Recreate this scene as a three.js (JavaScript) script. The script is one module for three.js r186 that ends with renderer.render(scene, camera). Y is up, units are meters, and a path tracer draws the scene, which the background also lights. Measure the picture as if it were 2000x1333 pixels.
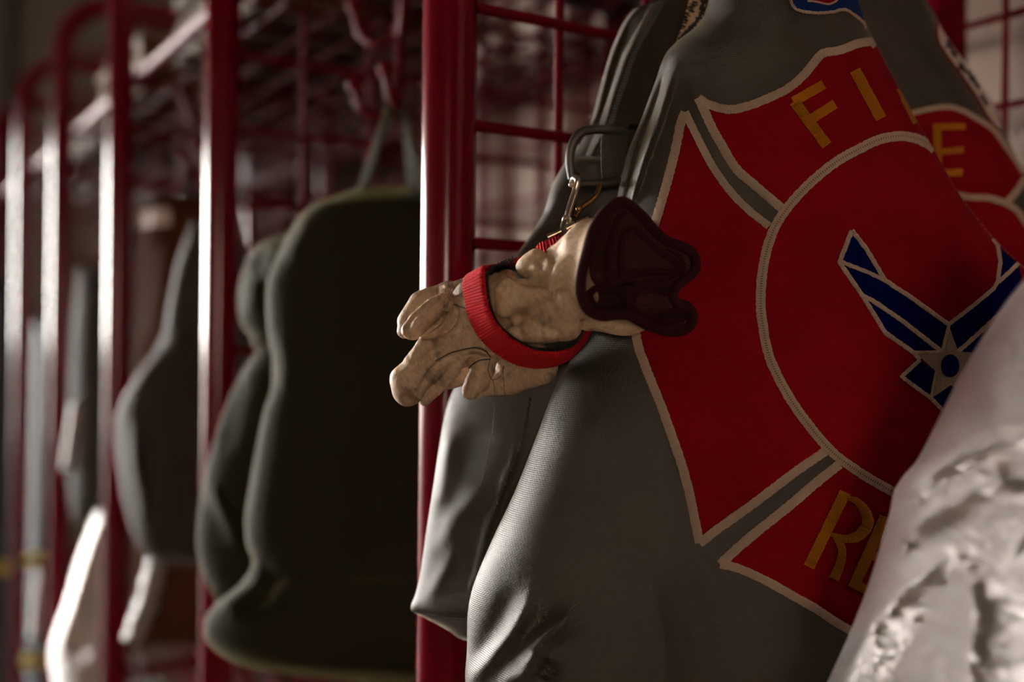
import * as THREE from 'three';
import { mergeGeometries } from 'three/addons/utils/BufferGeometryUtils.js';
import { RoundedBoxGeometry } from 'three/addons/geometries/RoundedBoxGeometry.js';

// ---------------------------------------------------------------- camera, sky, sun, exposure
const F = 2050, CX = 1000, CY = 666.5, EYE = 1.2;           // focal length and centre in pixels of the 2000 x 1333 frame
const scene = new THREE.Scene();
const camera = new THREE.PerspectiveCamera(2 * Math.atan(CY / F) * 180 / Math.PI, 2000 / 1333, 0.05, 400);
camera.position.set(0, EYE, 0);
camera.rotation.set(0, -32.4 * Math.PI / 180, 0.6 * Math.PI / 180, 'YXZ');
camera.updateMatrixWorld(true);
camera.focus = 0.622;
camera.userData.fStop = 2.3;
scene.background = new THREE.Color().setRGB(1.0, 0.95, 0.885).multiplyScalar(80);       // hazy bright daylight outside the bay doors
const sun = new THREE.DirectionalLight(new THREE.Color().setRGB(1, 0.80, 0.60), 30);    // afternoon sun on the apron beyond the far doors
sun.position.set(-30, 34, -60); sun.target.position.set(-8, 0, -26);
sun.castShadow = true; sun.shadow.radius = 1;
Object.assign(sun.shadow.camera, { left: -40, right: 40, top: 40, bottom: -40, far: 200 });
scene.add(sun, sun.target);
const renderer = new THREE.WebGLRenderer({ antialias: true });
renderer.toneMapping = THREE.LinearToneMapping;
renderer.toneMappingExposure = 1.0;
renderer.shadowMap.enabled = true;

// ---------------------------------------------------------------- helpers
const { clamp, lerp, smoothstep } = THREE.MathUtils;
const V = (x, y, z) => new THREE.Vector3(x, y, z);
const camM = camera.matrixWorld;
const C = (px, py, Z) => V((px - CX) / F * Z, -(py - CY) / F * Z, -Z);        // camera axes, metres
const P = (px, py, Z) => C(px, py, Z).applyMatrix4(camM);                      // world
let seed = 7;
const rnd = () => { seed = (seed * 1664525 + 1013904223) >>> 0; return seed / 4294967296; };
const hash = (i, j, k = 0) => { let h = (i * 374761393 + j * 668265263 + k * 2147483647) | 0; h = Math.imul(h ^ (h >>> 13), 1274126177); return ((h ^ (h >>> 16)) >>> 0) / 4294967296; };
const sm = (t) => t * t * (3 - 2 * t);
function noise2(x, y, per = 0, s = 0) {
  const xi = Math.floor(x), yi = Math.floor(y), fx = sm(x - xi), fy = sm(y - yi), w = (a) => per ? ((a % per) + per) % per : a;
  const h = (a, b) => hash(w(a), w(b), s);
  return lerp(lerp(h(xi, yi), h(xi + 1, yi), fx), lerp(h(xi, yi + 1), h(xi + 1, yi + 1), fx), fy);
}
function noise3(x, y, z) { const k = Math.floor(z), f = sm(z - k); return lerp(noise2(x, y, 0, k), noise2(x, y, 0, k + 1), f); }
const fbm = (x, y, per, o = 4, s = 0) => { let a = 0, w = 0.5, n = 0; for (let i = 0; i < o; i++) { a += w * noise2(x, y, per, s + i); n += w; w *= 0.5; x *= 2; y *= 2; per *= 2; } return a / n; };
function tex(size, fn, rep, srgb = false) {
  const d = new Uint8Array(size * size * 4);
  for (let j = 0; j < size; j++) for (let i = 0; i < size; i++) {
    const v = fn(i / size, j / size), o = (j * size + i) * 4, c = Array.isArray(v) ? v : [v, v, v];
    for (let k = 0; k < 3; k++) d[o + k] = clamp(Math.round(c[k] * 255), 0, 255);
    d[o + 3] = 255;
  }
  const t = new THREE.DataTexture(d, size, size); t.wrapS = t.wrapT = THREE.RepeatWrapping; t.magFilter = THREE.LinearFilter; t.minFilter = THREE.LinearMipmapLinearFilter;
  t.repeat.set(rep[0], rep[1]); if (srgb) t.colorSpace = THREE.SRGBColorSpace; t.needsUpdate = true; return t;
}
const lin = (r, g, b) => new THREE.Color().setRGB(r, g, b);
function mat(color, roughness, o = {}) { return new THREE.MeshPhysicalMaterial({ color, roughness, side: THREE.DoubleSide, ...o }); }

// ---------------------------------------------------------------- materials
const tWeave = tex(128, (u, v) => {                                              // plain weave, 8 x 8 yarns to the tile
  const a = u * 8, b = v * 8, i = Math.floor(a), j = Math.floor(b), over = (i + j) % 2, x = a - i - 0.5, y = b - j - 0.5;
  return over ? 0.35 + 0.65 * Math.cos(x * 2.6) * (1 - 0.5 * y * y * 4) : 0.2 + 0.6 * Math.cos(y * 2.6) * (1 - 0.5 * x * x * 4);
}, [1 / 0.0095, 1 / 0.0095]);
const tSpeck = tex(256, (u, v) => { const n = 0.82 + 0.18 * fbm(u * 6, v * 6, 6, 5); return [n, n, n]; }, [1 / 0.31, 1 / 0.31], true);
const tRib = tex(128, (u, v) => 0.5 + 0.5 * Math.cos(u * 16 * Math.PI * 2) * (0.7 + 0.3 * Math.cos(v * 8 * Math.PI * 2 + Math.floor(u * 16) * Math.PI)), [1 / 0.0272, 1 / 0.0136]);
const tThread = tex(128, (u, v) => 0.5 + 0.4 * Math.cos(u * 12 * Math.PI * 2) + 0.1 * hash(Math.floor(u * 12), Math.floor(v * 32)), [1 / 0.009, 1 / 0.03]);
const tFill = tex(256, (u, v) => 0.6 * (0.5 + 0.5 * Math.cos((u * 2 + v * 40) * Math.PI * 2)) + 0.4 * noise2(u * 40, v * 160, 40), [1 / 0.03, 1 / 0.03]);
const tFillC = tex(256, (u, v) => { const n = 0.78 + 0.16 * fbm(u * 5, v * 5, 5, 4) + 0.05 * noise2(u * 24, v * 128, 128, 3); return [n, n, n]; }, [1 / 0.14, 1 / 0.14], true);
const tLeather = tex(512, (u, v) => 0.45 * fbm(u * 40, v * 40, 40, 4) + 0.55 * fbm(u * 9, v * 9, 9, 4), [1 / 0.09, 1 / 0.09]);
const tLeatherC = tex(512, (u, v) => {
  const n = fbm(u * 6, v * 6, 6, 5), d = Math.pow(fbm(u * 12 + 3, v * 12, 12, 4, 9), 2.2), f = 0.86 + 0.20 * (fbm(u * 64, v * 64, 64, 2, 5) - 0.5);
  const k = (0.82 + 0.22 * n) * f * (1 - 0.30 * smoothstep(d, 0.36, 0.6));
  return [k, k * (0.96 + 0.05 * n), k * (0.91 + 0.10 * n)];
}, [1 / 0.13, 1 / 0.13], true);
const tCrinkle = tex(512, (u, v) => 0.5 * fbm(u * 14, v * 14, 14, 4) + 0.3 * Math.abs(fbm(u * 24, v * 24, 24, 3, 4) - 0.5) * 2 + 0.2 * (0.5 + 0.5 * Math.cos(u * 100 * Math.PI * 2) * Math.cos(v * 100 * Math.PI * 2)), [1 / 0.16, 1 / 0.16]);
const tConcrete = tex(512, (u, v) => { const n = 0.62 + 0.3 * fbm(u * 8, v * 8, 8, 6); return [n, n * 0.98, n * 0.95]; }, [1 / 3, 1 / 3], true);
const tPile = tex(128, (u, v) => noise2(u * 40, v * 40, 40), [1 / 0.02, 1 / 0.02]);

const M = {
  redPaint: mat(lin(0.11, 0.0006, 0.006), 0.16, { specularIntensity: 0.35 }),
  wirePaint: mat(lin(0.10, 0.0007, 0.005), 0.5, { specularIntensity: 0.12 }),
  wall: mat(lin(0.37, 0.285, 0.24), 0.7, { specularIntensity: 0.3 }),
  dimmedWall: mat(lin(0.022, 0.0155, 0.011), 1.0, { specularIntensity: 0.0 }),  // shade put into the colour: darkened stretch of the right wall further along
  plaster: mat(lin(0.30, 0.25, 0.20), 0.8),
  dark: mat(lin(0.10, 0.085, 0.07), 0.85),
  render: mat(lin(0.55, 0.46, 0.38), 0.85),
  pier: mat(lin(0.12, 0.11, 0.10), 0.7),
  ceiling: mat(lin(0.07, 0.058, 0.046), 0.9),
  floor: mat(lin(0.10, 0.078, 0.062), 0.65, { map: tConcrete }),
  apron: mat(lin(0.018, 0.0105, 0.0065), 0.85, { map: tConcrete }),
  bag: mat(lin(0.045, 0.035, 0.024), 0.5, { map: tSpeck, specularIntensity: 0.7, bumpMap: tWeave, bumpScale: 0.00026, sheen: 1.0, sheenRoughness: 0.35, sheenColor: lin(0.90, 0.80, 0.58) }),
  bagDark: mat(lin(0.030, 0.020, 0.011), 0.8, { specularIntensity: 0.4, bumpMap: tWeave, bumpScale: 0.0003 }),
  webGrey: mat(lin(0.045, 0.037, 0.029), 0.75, { bumpMap: tRib, bumpScale: 0.0006 }),
  zipTooth: mat(lin(0.02, 0.018, 0.015), 0.45),
  zipTape: mat(lin(0.085, 0.064, 0.045), 0.8, { bumpMap: tThread, bumpScale: 0.0003 }),
  redCloth: mat(lin(0.23, 0.0008, 0.0075), 0.9, { specularIntensity: 0.15, map: tFillC, bumpMap: tFill, bumpScale: 0.00012 }),
  border: mat(lin(0.47, 0.345, 0.265), 0.8, { specularIntensity: 0.3, bumpMap: tThread, bumpScale: 0.0005 }),
  gold: mat(lin(0.37, 0.125, 0.002), 0.7, { specularIntensity: 0.3, bumpMap: tThread, bumpScale: 0.0005 }),
  blue: mat(lin(0.001, 0.0035, 0.050), 0.9, { specularIntensity: 0.04, bumpMap: tThread, bumpScale: 0.0003 }),
  patchBlue: mat(lin(0.002, 0.017, 0.085), 0.8, { specularIntensity: 0.2, bumpMap: tThread, bumpScale: 0.0003 }),
  starThread: mat(lin(0.27, 0.195, 0.145), 0.75, { bumpMap: tThread, bumpScale: 0.0004 }),
  white: mat(lin(0.62, 0.52, 0.48), 0.8),
  black: mat(lin(0.012, 0.011, 0.010), 0.8),
  stitch: mat(lin(0.03, 0.026, 0.022), 0.8),
  leather: mat(lin(0.62, 0.43, 0.285), 0.6, { map: tLeatherC, bumpMap: tLeather, bumpScale: 0.0011 }),
  cuffLeather: mat(lin(0.82, 0.60, 0.40), 0.5, { map: tLeatherC, bumpMap: tLeather, bumpScale: 0.0007 }),
  tag: mat(lin(0.52, 0.36, 0.22), 0.7),
  lining: mat(lin(0.055, 0.015, 0.016), 0.95, { specularIntensity: 0.3, bumpMap: tPile, bumpScale: 0.0008 }),
  binding: mat(lin(0.036, 0.006, 0.008), 0.9, { specularIntensity: 0.25, bumpMap: tRib, bumpScale: 0.0003 }),
  redWeb: mat(lin(0.44, 0.007, 0.014), 0.8, { specularIntensity: 0.25, bumpMap: tRib, bumpScale: 0.0011 }),
  velcro: mat(lin(0.012, 0.010, 0.010), 0.95, { bumpMap: tPile, bumpScale: 0.002 }),
  bronze: mat(lin(0.045, 0.036, 0.028), 0.42, { metalness: 0.2, clearcoat: 0.2, clearcoatRoughness: 0.35 }),
  nickel: mat(lin(0.62, 0.54, 0.44), 0.28, { metalness: 1 }),
  brass: mat(lin(0.26, 0.155, 0.06), 0.3, { metalness: 1 }),
  silver: mat(lin(0.95, 0.90, 0.88), 0.30, { metalness: 0.85, bumpMap: tCrinkle, bumpScale: 0.012 }),
  silverFar: mat(lin(0.85, 0.84, 0.82), 0.42, { metalness: 0.5, bumpMap: tCrinkle, bumpScale: 0.004 }),
  olive: mat(lin(0.018, 0.016, 0.006), 0.85, { bumpMap: tWeave, bumpScale: 0.0006, specularIntensity: 0.4, sheen: 1.0, sheenRoughness: 0.3, sheenColor: lin(0.62, 0.60, 0.30) }),
  drab: mat(lin(0.030, 0.024, 0.018), 0.75, { bumpMap: tWeave, bumpScale: 0.0006, sheen: 0.5, sheenRoughness: 0.5, sheenColor: lin(0.6, 0.56, 0.5) }),
  rust: mat(lin(0.055, 0.018, 0.006), 0.9, { specularIntensity: 0.2 }),
  mustard: mat(lin(0.075, 0.042, 0.012), 0.8),
  tan: mat(lin(0.13, 0.082, 0.040), 0.8),
  lime: mat(lin(0.55, 0.45, 0.02), 0.7),
  navy: mat(lin(0.012, 0.014, 0.022), 0.7),
};

// ---------------------------------------------------------------- object helpers
const taken = {};
function numbered(name) { const n = taken[name] = (taken[name] ?? -1) + 1; return n ? name + '_' + String(n).padStart(3, '0') : name; }
const shade = (o) => { o.castShadow = o.receiveShadow = true; return o; };
function thing(name, label, category, base, group) {
  const o = new THREE.Group(); o.name = numbered(name); o.position.copy(base); o.userData = { label, category };
  if (group) o.userData.group = group; scene.add(o); return o;
}
function offsetOf(o) { const v = V(0, 0, 0); for (let p = o; p && p !== scene; p = p.parent) v.add(p.position); return v; }
function part(parent, name, geo, material, label) {                    // geometry in world axes
  const w = offsetOf(parent); geo.translate(-w.x, -w.y, -w.z);
  const m = shade(new THREE.Mesh(geo, material)); m.name = name; if (label) m.userData.label = label; parent.add(m); return m;
}
function single(name, label, category, geo, material, base, group) {
  geo.translate(-base.x, -base.y, -base.z); const m = shade(new THREE.Mesh(geo, material)); m.name = numbered(name); m.position.copy(base);
  m.userData = { label, category }; if (group) m.userData.group = group; scene.add(m); return m;
}
function structure(name, geo, material) { const m = shade(new THREE.Mesh(geo, material)); m.name = numbered(name); m.userData = { kind: 'structure', label: name.replace(/_/g, ' ') }; scene.add(m); return m; }
const box = (x0, x1, y0, y1, z0, z1) => { const g = new THREE.BoxGeometry(x1 - x0, y1 - y0, z1 - z0); g.translate((x0 + x1) / 2, (y0 + y1) / 2, (z0 + z1) / 2); return g; };
const merge = (a) => mergeGeometries(a.map((g) => g.index ? g.toNonIndexed() : g).map((g) => { for (const k of Object.keys(g.attributes)) if (!['position', 'normal', 'uv'].includes(k)) g.deleteAttribute(k); return g; }));
function rod(a, b, r, seg = 8) { const d = b.clone().sub(a), g = new THREE.CylinderGeometry(r, r, d.length(), seg); g.applyQuaternion(new THREE.Quaternion().setFromUnitVectors(V(0, 1, 0), d.normalize())); const m = a.clone().add(b).multiplyScalar(0.5); g.translate(m.x, m.y, m.z); return g; }
function tube(points, r, seg = 64, rad = 10, closed = false) { return new THREE.TubeGeometry(new THREE.CatmullRomCurve3(points, closed, 'centripetal'), seg, r, rad, closed); }
function ball(c, r) { const g = new THREE.SphereGeometry(r, 16, 12); g.translate(c.x, c.y, c.z); return g; }
function curveOf(table) {                                               // smooth monotone-ish lookup through [[y, x], ...]
  const t = table.slice().sort((a, b) => a[0] - b[0]), n = t.length, m = t.map((_, i) => i === 0 ? (t[1][1] - t[0][1]) / (t[1][0] - t[0][0]) : i === n - 1 ? (t[n - 1][1] - t[n - 2][1]) / (t[n - 1][0] - t[n - 2][0]) : (t[i + 1][1] - t[i - 1][1]) / (t[i + 1][0] - t[i - 1][0]));
  return (y) => {
    if (y <= t[0][0]) return t[0][1]; if (y >= t[n - 1][0]) return t[n - 1][1];
    let i = 0; while (y > t[i + 1][0]) i++;
    const h = t[i + 1][0] - t[i][0], s = (y - t[i][0]) / h, s2 = s * s, s3 = s2 * s;
    return (2 * s3 - 3 * s2 + 1) * t[i][1] + (s3 - 2 * s2 + s) * h * m[i] + (3 * s2 - 2 * s3) * t[i + 1][1] + (s3 - s2) * h * m[i + 1];
  };
}
function distTo(line, x, y) {
  let best = 1e9;
  for (let i = 0; i + 1 < line.length; i++) {
    const [ax, ay] = line[i], [bx, by] = line[i + 1], dx = bx - ax, dy = by - ay, t = clamp(((x - ax) * dx + (y - ay) * dy) / (dx * dx + dy * dy), 0, 1);
    best = Math.min(best, Math.hypot(x - ax - t * dx, y - ay - t * dy));
  }
  return best;
}
// ridges and creases of a cloth: [polyline, half width, height towards the viewer in metres]; they run out towards their ends
const folds = (list) => {
  const pre = list.map(([l, w, h]) => { const run = [0]; for (let i = 1; i < l.length; i++) run.push(run[i - 1] + Math.hypot(l[i][0] - l[i - 1][0], l[i][1] - l[i - 1][1])); return { l, w, h, run, all: run[l.length - 1] }; });
  return (x, y) => {
    let sum = 0;
    for (const { l, w, h, run, all } of pre) {
      let best = 1e9, s = 0;
      for (let i = 0; i + 1 < l.length; i++) { const [ax, ay] = l[i], [bx, by] = l[i + 1], dx = bx - ax, dy = by - ay, t = clamp(((x - ax) * dx + (y - ay) * dy) / (dx * dx + dy * dy), 0, 1), d = Math.hypot(x - ax - t * dx, y - ay - t * dy); if (d < best) { best = d; s = (run[i] + t * (run[i + 1] - run[i])) / all; } }
      const d = best / w; if (d < 3) sum += h * Math.exp(-d * d) * smoothstep(Math.min(s, 1 - s), -0.02, 0.28);
    }
    return sum;
  };
};
// A stuffed cloth body: superelliptic cross-sections from top to bottom between two edges.
function cloth({ left, right, y0, y1, Zc, bF, bB, p = 3, fold = () => 0, back = () => 0, rows = 120, nF = 90, nB = 28, capT = 60, capB = 60 }) {
  const xL = curveOf(left), xR = curveOf(right), zc = typeof Zc === 'function' ? Zc : () => Zc;
  const fF = typeof bF === 'function' ? bF : () => bF, fB = typeof bB === 'function' ? bB : () => bB;
  const cap = (y) => { const a = clamp((y - y0) / capT, 0, 1), b = clamp((y1 - y) / capB, 0, 1), e = (t) => Math.sqrt(Math.max(0, 1 - (1 - t) * (1 - t))); return e(a) * e(b); };
  const zf = (x, y) => { const l = xL(y), r = xR(y), u = clamp((2 * x - l - r) / (r - l), -1, 1); return zc(x, y) - cap(y) * (fF(y) * Math.pow(Math.max(0, 1 - Math.pow(Math.abs(u), p)), 1 / p)) - fold(x, y) * Math.pow(Math.max(0, 1 - Math.pow(Math.abs(u), 8)), 0.5) * cap(y); };
  const zb = (x, y) => { const l = xL(y), r = xR(y), u = clamp((2 * x - l - r) / (r - l), -1, 1); return zc(x, y) + cap(y) * fB(y) * Math.pow(Math.max(0, 1 - Math.pow(Math.abs(u), p)), 1 / p) + back(x, y); };
  const pos = [], uv = [], idx = [], n = nF + nB;
  for (let j = 0; j <= rows; j++) {
    const y = lerp(y0, y1, j / rows), l = xL(y), r = xR(y); let run = 0, last = null;
    for (let i = 0; i <= n; i++) {
      const front = i <= nF, s = front ? i / nF : 1 - (i - nF) / nB, c = -Math.cos(Math.PI * s), e = Math.sign(c) * Math.pow(Math.abs(c), 0.75);
      const x = (l + r) / 2 + (r - l) / 2 * e, q = P(x, y, front ? zf(x, y) : zb(x, y));
      if (last) run += q.distanceTo(last); last = q; pos.push(q.x, q.y, q.z); uv.push(run, q.y);
    }
  }
  for (let j = 0; j < rows; j++) for (let i = 0; i < n; i++) { const a = j * (n + 1) + i, b = a + 1, c = a + n + 1, d = c + 1; idx.push(a, c, b, b, c, d); }
  const g = new THREE.BufferGeometry(); g.setAttribute('position', new THREE.Float32BufferAttribute(pos, 3)); g.setAttribute('uv', new THREE.Float32BufferAttribute(uv, 2)); g.setIndex(idx); g.computeVertexNormals();
  const N = g.attributes.normal;                                        // close the seam of the ring
  for (let j = 0; j <= rows; j++) { const a = j * (n + 1), b = a + n, v = V(N.getX(a) + N.getX(b), N.getY(a) + N.getY(b), N.getZ(a) + N.getZ(b)).normalize(); N.setXYZ(a, v.x, v.y, v.z); N.setXYZ(b, v.x, v.y, v.z); }
  return { geo: g, zf, xL, xR };
}
function smoothLine(pts, n, closed = false) { const c = new THREE.CatmullRomCurve3(pts.map(([x, y]) => V(x, y, 0)), closed, 'centripetal'); return c.getSpacedPoints(n).map((v) => [v.x, v.y]); }
const T0 = V(1, 0, 0).transformDirection(camM), U0 = V(0, 1, 0);
// a sewn-on flat piece: outline on the cloth, cut into small triangles and laid on the cloth's own surface
function applique(poly, surf, lift, { edge = 14, curved = false, clip = true } = {}) {
  let line = curved ? smoothLine(poly, Math.max(24, poly.length * 6), true).slice(0, -1) : poly;
  const sh = new THREE.ShapeGeometry(new THREE.Shape(line.map(([x, y]) => new THREE.Vector2(x, y))));
  const pa = sh.attributes.position, ix = sh.index.array; let pts = [], tri = [];
  for (let i = 0; i < pa.count; i++) pts.push([pa.getX(i), pa.getY(i)]);
  for (let i = 0; i < ix.length; i += 3) tri.push([ix[i], ix[i + 1], ix[i + 2]]);
  for (let pass = 0; pass < 12; pass++) {
    const mid = new Map(), out = []; let any = false;
    const gap = (q) => Math.max(surf.xR(q[1]) - q[0], -400), cut = (a, b) => { const ga = gap(pts[a]), gb = gap(pts[b]), lim = clip && Math.min(ga, gb) < 26 && Math.max(ga, gb) > -1 ? 4 : edge; if (Math.hypot(pts[a][0] - pts[b][0], pts[a][1] - pts[b][1]) <= lim) return -1; const k = a < b ? a + '_' + b : b + '_' + a; if (!mid.has(k)) { mid.set(k, pts.length); pts.push([(pts[a][0] + pts[b][0]) / 2, (pts[a][1] + pts[b][1]) / 2]); } any = true; return mid.get(k); };
    for (const [a, b, c] of tri) {
      const m = [cut(a, b), cut(b, c), cut(c, a)], k = m.filter((v) => v >= 0).length;
      if (k === 0) out.push([a, b, c]);
      else if (k === 3) out.push([a, m[0], m[2]], [m[0], b, m[1]], [m[2], m[1], c], [m[0], m[1], m[2]]);
      else if (k === 1) { if (m[0] >= 0) out.push([a, m[0], c], [m[0], b, c]); else if (m[1] >= 0) out.push([b, m[1], a], [m[1], c, a]); else out.push([c, m[2], b], [m[2], a, b]); }
      else { if (m[0] < 0) out.push([c, m[2], m[1]], [m[2], a, b], [m[2], b, m[1]]); else if (m[1] < 0) out.push([a, m[0], m[2]], [m[0], b, c], [m[0], c, m[2]]); else out.push([b, m[1], m[0]], [m[1], c, a], [m[1], a, m[0]]); }
    }
    tri = out; if (!any) break;
  }
  const pos = [], uv = [];
  for (let [x, y] of pts) { if (clip) x = clamp(x, surf.xL(y) + 0.2, surf.xR(y) - 0.2); const q = P(x, y, surf.zf(x, y) - lift); pos.push(q.x, q.y, q.z); uv.push(q.dot(T0), q.y); }
  const g = new THREE.BufferGeometry(); g.setAttribute('position', new THREE.Float32BufferAttribute(pos, 3)); g.setAttribute('uv', new THREE.Float32BufferAttribute(uv, 2)); g.setIndex(tri.flat()); g.computeVertexNormals(); return g;
}
// satin stitch: a raised band along a line on the cloth, with ragged thread ends
function satin(line, w, surf, lift, { curved = true, closed = false, rag = 0.08, step = 3, h = 0.0007, taper } = {}) {
  const len = line.reduce((s, q, i) => i ? s + Math.hypot(q[0] - line[i - 1][0], q[1] - line[i - 1][1]) : 0, 0), n = Math.max(6, Math.round(len / step));
  let pts;
  if (curved) pts = smoothLine(line, n, closed); else { pts = []; for (let i = 0; i + 1 < line.length; i++) { const k = Math.max(2, Math.round(Math.hypot(line[i + 1][0] - line[i][0], line[i + 1][1] - line[i][1]) / step)); for (let q = 0; q < k; q++) pts.push([lerp(line[i][0], line[i + 1][0], q / k), lerp(line[i][1], line[i + 1][1], q / k)]); } pts.push(line[line.length - 1]); }
  const pos = [], uv = [], idx = [], K = 6; let run = 0, dir = [1, 0];
  for (let i = 0; i < pts.length; i++) {
    const a = pts[Math.max(0, i - 2)], b = pts[Math.min(pts.length - 1, i + 2)], L = Math.hypot(b[0] - a[0], b[1] - a[1]); if (L > 0.01) dir = [(b[0] - a[0]) / L, (b[1] - a[1]) / L];
    if (i) run += Math.hypot(pts[i][0] - pts[i - 1][0], pts[i][1] - pts[i - 1][1]) * 0.00032;
    const ww = (taper ? taper(i / (pts.length - 1)) : 1) * w;
    for (let k = 0; k <= K; k++) {
      const s = k / K * 2 - 1, e = (Math.abs(s) === 1 ? 1 + (hash(i, k, 77 + pts.length) - 0.5) * 2 * rag : Math.abs(s) > 0.6 ? 0.98 : 1) * s * ww / 2; let x = pts[i][0] - dir[1] * e, y = pts[i][1] + dir[0] * e;
      x = clamp(x, surf.xL(y) + 0.5, surf.xR(y) - 0.5);
      const q = P(x, y, surf.zf(x, y) - lift - h * Math.sqrt(1 - s * s * 0.98)); pos.push(q.x, q.y, q.z); uv.push(run, s * ww * 0.00016);
    }
  }
  for (let i = 0; i + 1 < pts.length; i++) for (let k = 0; k < K; k++) { const a = i * (K + 1) + k; idx.push(a, a + 1, a + K + 1, a + 1, a + K + 2, a + K + 1); }
  const g = new THREE.BufferGeometry(); g.setAttribute('position', new THREE.Float32BufferAttribute(pos, 3)); g.setAttribute('uv', new THREE.Float32BufferAttribute(uv, 2)); g.setIndex(idx); g.computeVertexNormals(); return g;
}
// a webbing strap between two edge lines (world points), with thickness
function webbing(e1, e2, n, thick, closed = false, rib = 0, amp = 0.0004) {
  const c1 = new THREE.CatmullRomCurve3(e1, closed, 'centripetal').getPoints(n), c2 = new THREE.CatmullRomCurve3(e2, closed, 'centripetal').getPoints(n);
  const pos = [], uv = [], idx = [], K = rib ? 12 : 6, ring = 2 * (K + 1); let run = 0;
  for (let i = 0; i <= n; i++) {
    const a = c1[i], b = c2[i], nx = c1[Math.min(n, i + 1)].clone().sub(c1[Math.max(0, i - 1)]).add(c2[Math.min(n, i + 1)].clone().sub(c2[Math.max(0, i - 1)])), nor = nx.cross(b.clone().sub(a)).normalize();
    if (i) run += (a.distanceTo(c1[i - 1]) + b.distanceTo(c2[i - 1])) / 2;
    const w = a.distanceTo(b);
    for (let s = 0; s < 2; s++) for (let k = 0; k <= K; k++) { const t = s ? 1 - k / K : k / K, e = Math.abs(t * 2 - 1), off = (s ? -1 : 1) * (thick / 2 * (e > 0.99 ? 0.35 : 1) + (rib ? amp * Math.cos(2 * Math.PI * (run / rib + 0.18 * (k % 2))) : 0)), q = a.clone().lerp(b, t).addScaledVector(nor, off); pos.push(q.x, q.y, q.z); uv.push(run, t * w); }
  }
  for (let i = 0; i < n; i++) for (let k = 0; k < ring; k++) { const a = i * ring + k, b = i * ring + (k + 1) % ring; idx.push(a, b, a + ring, b, b + ring, a + ring); }
  const g = new THREE.BufferGeometry(); g.setAttribute('position', new THREE.Float32BufferAttribute(pos, 3)); g.setAttribute('uv', new THREE.Float32BufferAttribute(uv, 2)); g.setIndex(idx); g.computeVertexNormals(); return g;
}
// surface nets over a distance field given in camera axes
function nets(f, lo, hi, h) {
  const nx = Math.ceil((hi.x - lo.x) / h) + 1, ny = Math.ceil((hi.y - lo.y) / h) + 1, nz = Math.ceil((hi.z - lo.z) / h) + 1, d = new Float32Array(nx * ny * nz), at = (i, j, k) => (k * ny + j) * nx + i;
  for (let k = 0; k < nz; k++) for (let j = 0; j < ny; j++) for (let i = 0; i < nx; i++) d[at(i, j, k)] = f(lo.x + i * h, lo.y + j * h, lo.z + k * h);
  const id = new Int32Array(nx * ny * nz).fill(-1), pos = [], idx = [];
  for (let k = 0; k + 1 < nz; k++) for (let j = 0; j + 1 < ny; j++) for (let i = 0; i + 1 < nx; i++) {
    let n = 0, sx = 0, sy = 0, sz = 0, inside = 0;
    const v = []; for (let c = 0; c < 8; c++) { const q = d[at(i + (c & 1), j + (c >> 1 & 1), k + (c >> 2))]; v.push(q); if (q < 0) inside++; }
    if (inside === 0 || inside === 8) continue;
    for (let a = 0; a < 8; a++) for (const bit of [1, 2, 4]) if (!(a & bit)) { const b = a | bit; if ((v[a] < 0) !== (v[b] < 0)) { const t = v[a] / (v[a] - v[b]); n++; sx += (a & 1) + (bit === 1 ? t : 0); sy += (a >> 1 & 1) + (bit === 2 ? t : 0); sz += (a >> 2) + (bit === 4 ? t : 0); } }
    id[at(i, j, k)] = pos.length / 3; pos.push(lo.x + (i + sx / n) * h, lo.y + (j + sy / n) * h, lo.z + (k + sz / n) * h);
  }
  const quad = (a, b, c, e, flip) => { if (a < 0 || b < 0 || c < 0 || e < 0) return; if (flip) idx.push(a, c, b, a, e, c); else idx.push(a, b, c, a, c, e); };
  for (let k = 1; k + 1 < nz; k++) for (let j = 1; j + 1 < ny; j++) for (let i = 1; i + 1 < nx; i++) {
    const s = d[at(i, j, k)] < 0;
    if (s !== d[at(i + 1, j, k)] < 0) quad(id[at(i, j - 1, k - 1)], id[at(i, j, k - 1)], id[at(i, j, k)], id[at(i, j - 1, k)], !s);
    if (s !== d[at(i, j + 1, k)] < 0) quad(id[at(i - 1, j, k - 1)], id[at(i - 1, j, k)], id[at(i, j, k)], id[at(i, j, k - 1)], !s);
    if (s !== d[at(i, j, k + 1)] < 0) quad(id[at(i - 1, j - 1, k)], id[at(i, j - 1, k)], id[at(i, j, k)], id[at(i - 1, j, k)], !s);
  }
  const g = new THREE.BufferGeometry(); g.setAttribute('position', new THREE.Float32BufferAttribute(pos, 3)); g.setIndex(idx); g.applyMatrix4(camM);
  const p = g.attributes.position, uv = []; for (let i = 0; i < p.count; i++) { const q = V(p.getX(i), p.getY(i), p.getZ(i)); uv.push(q.dot(T0) + 0.35 * q.dot(V(0.5, 0, 0.8)), q.y + 0.2 * q.x); }
  g.setAttribute('uv', new THREE.Float32BufferAttribute(uv, 2)); g.computeVertexNormals(); return g;
}
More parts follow.
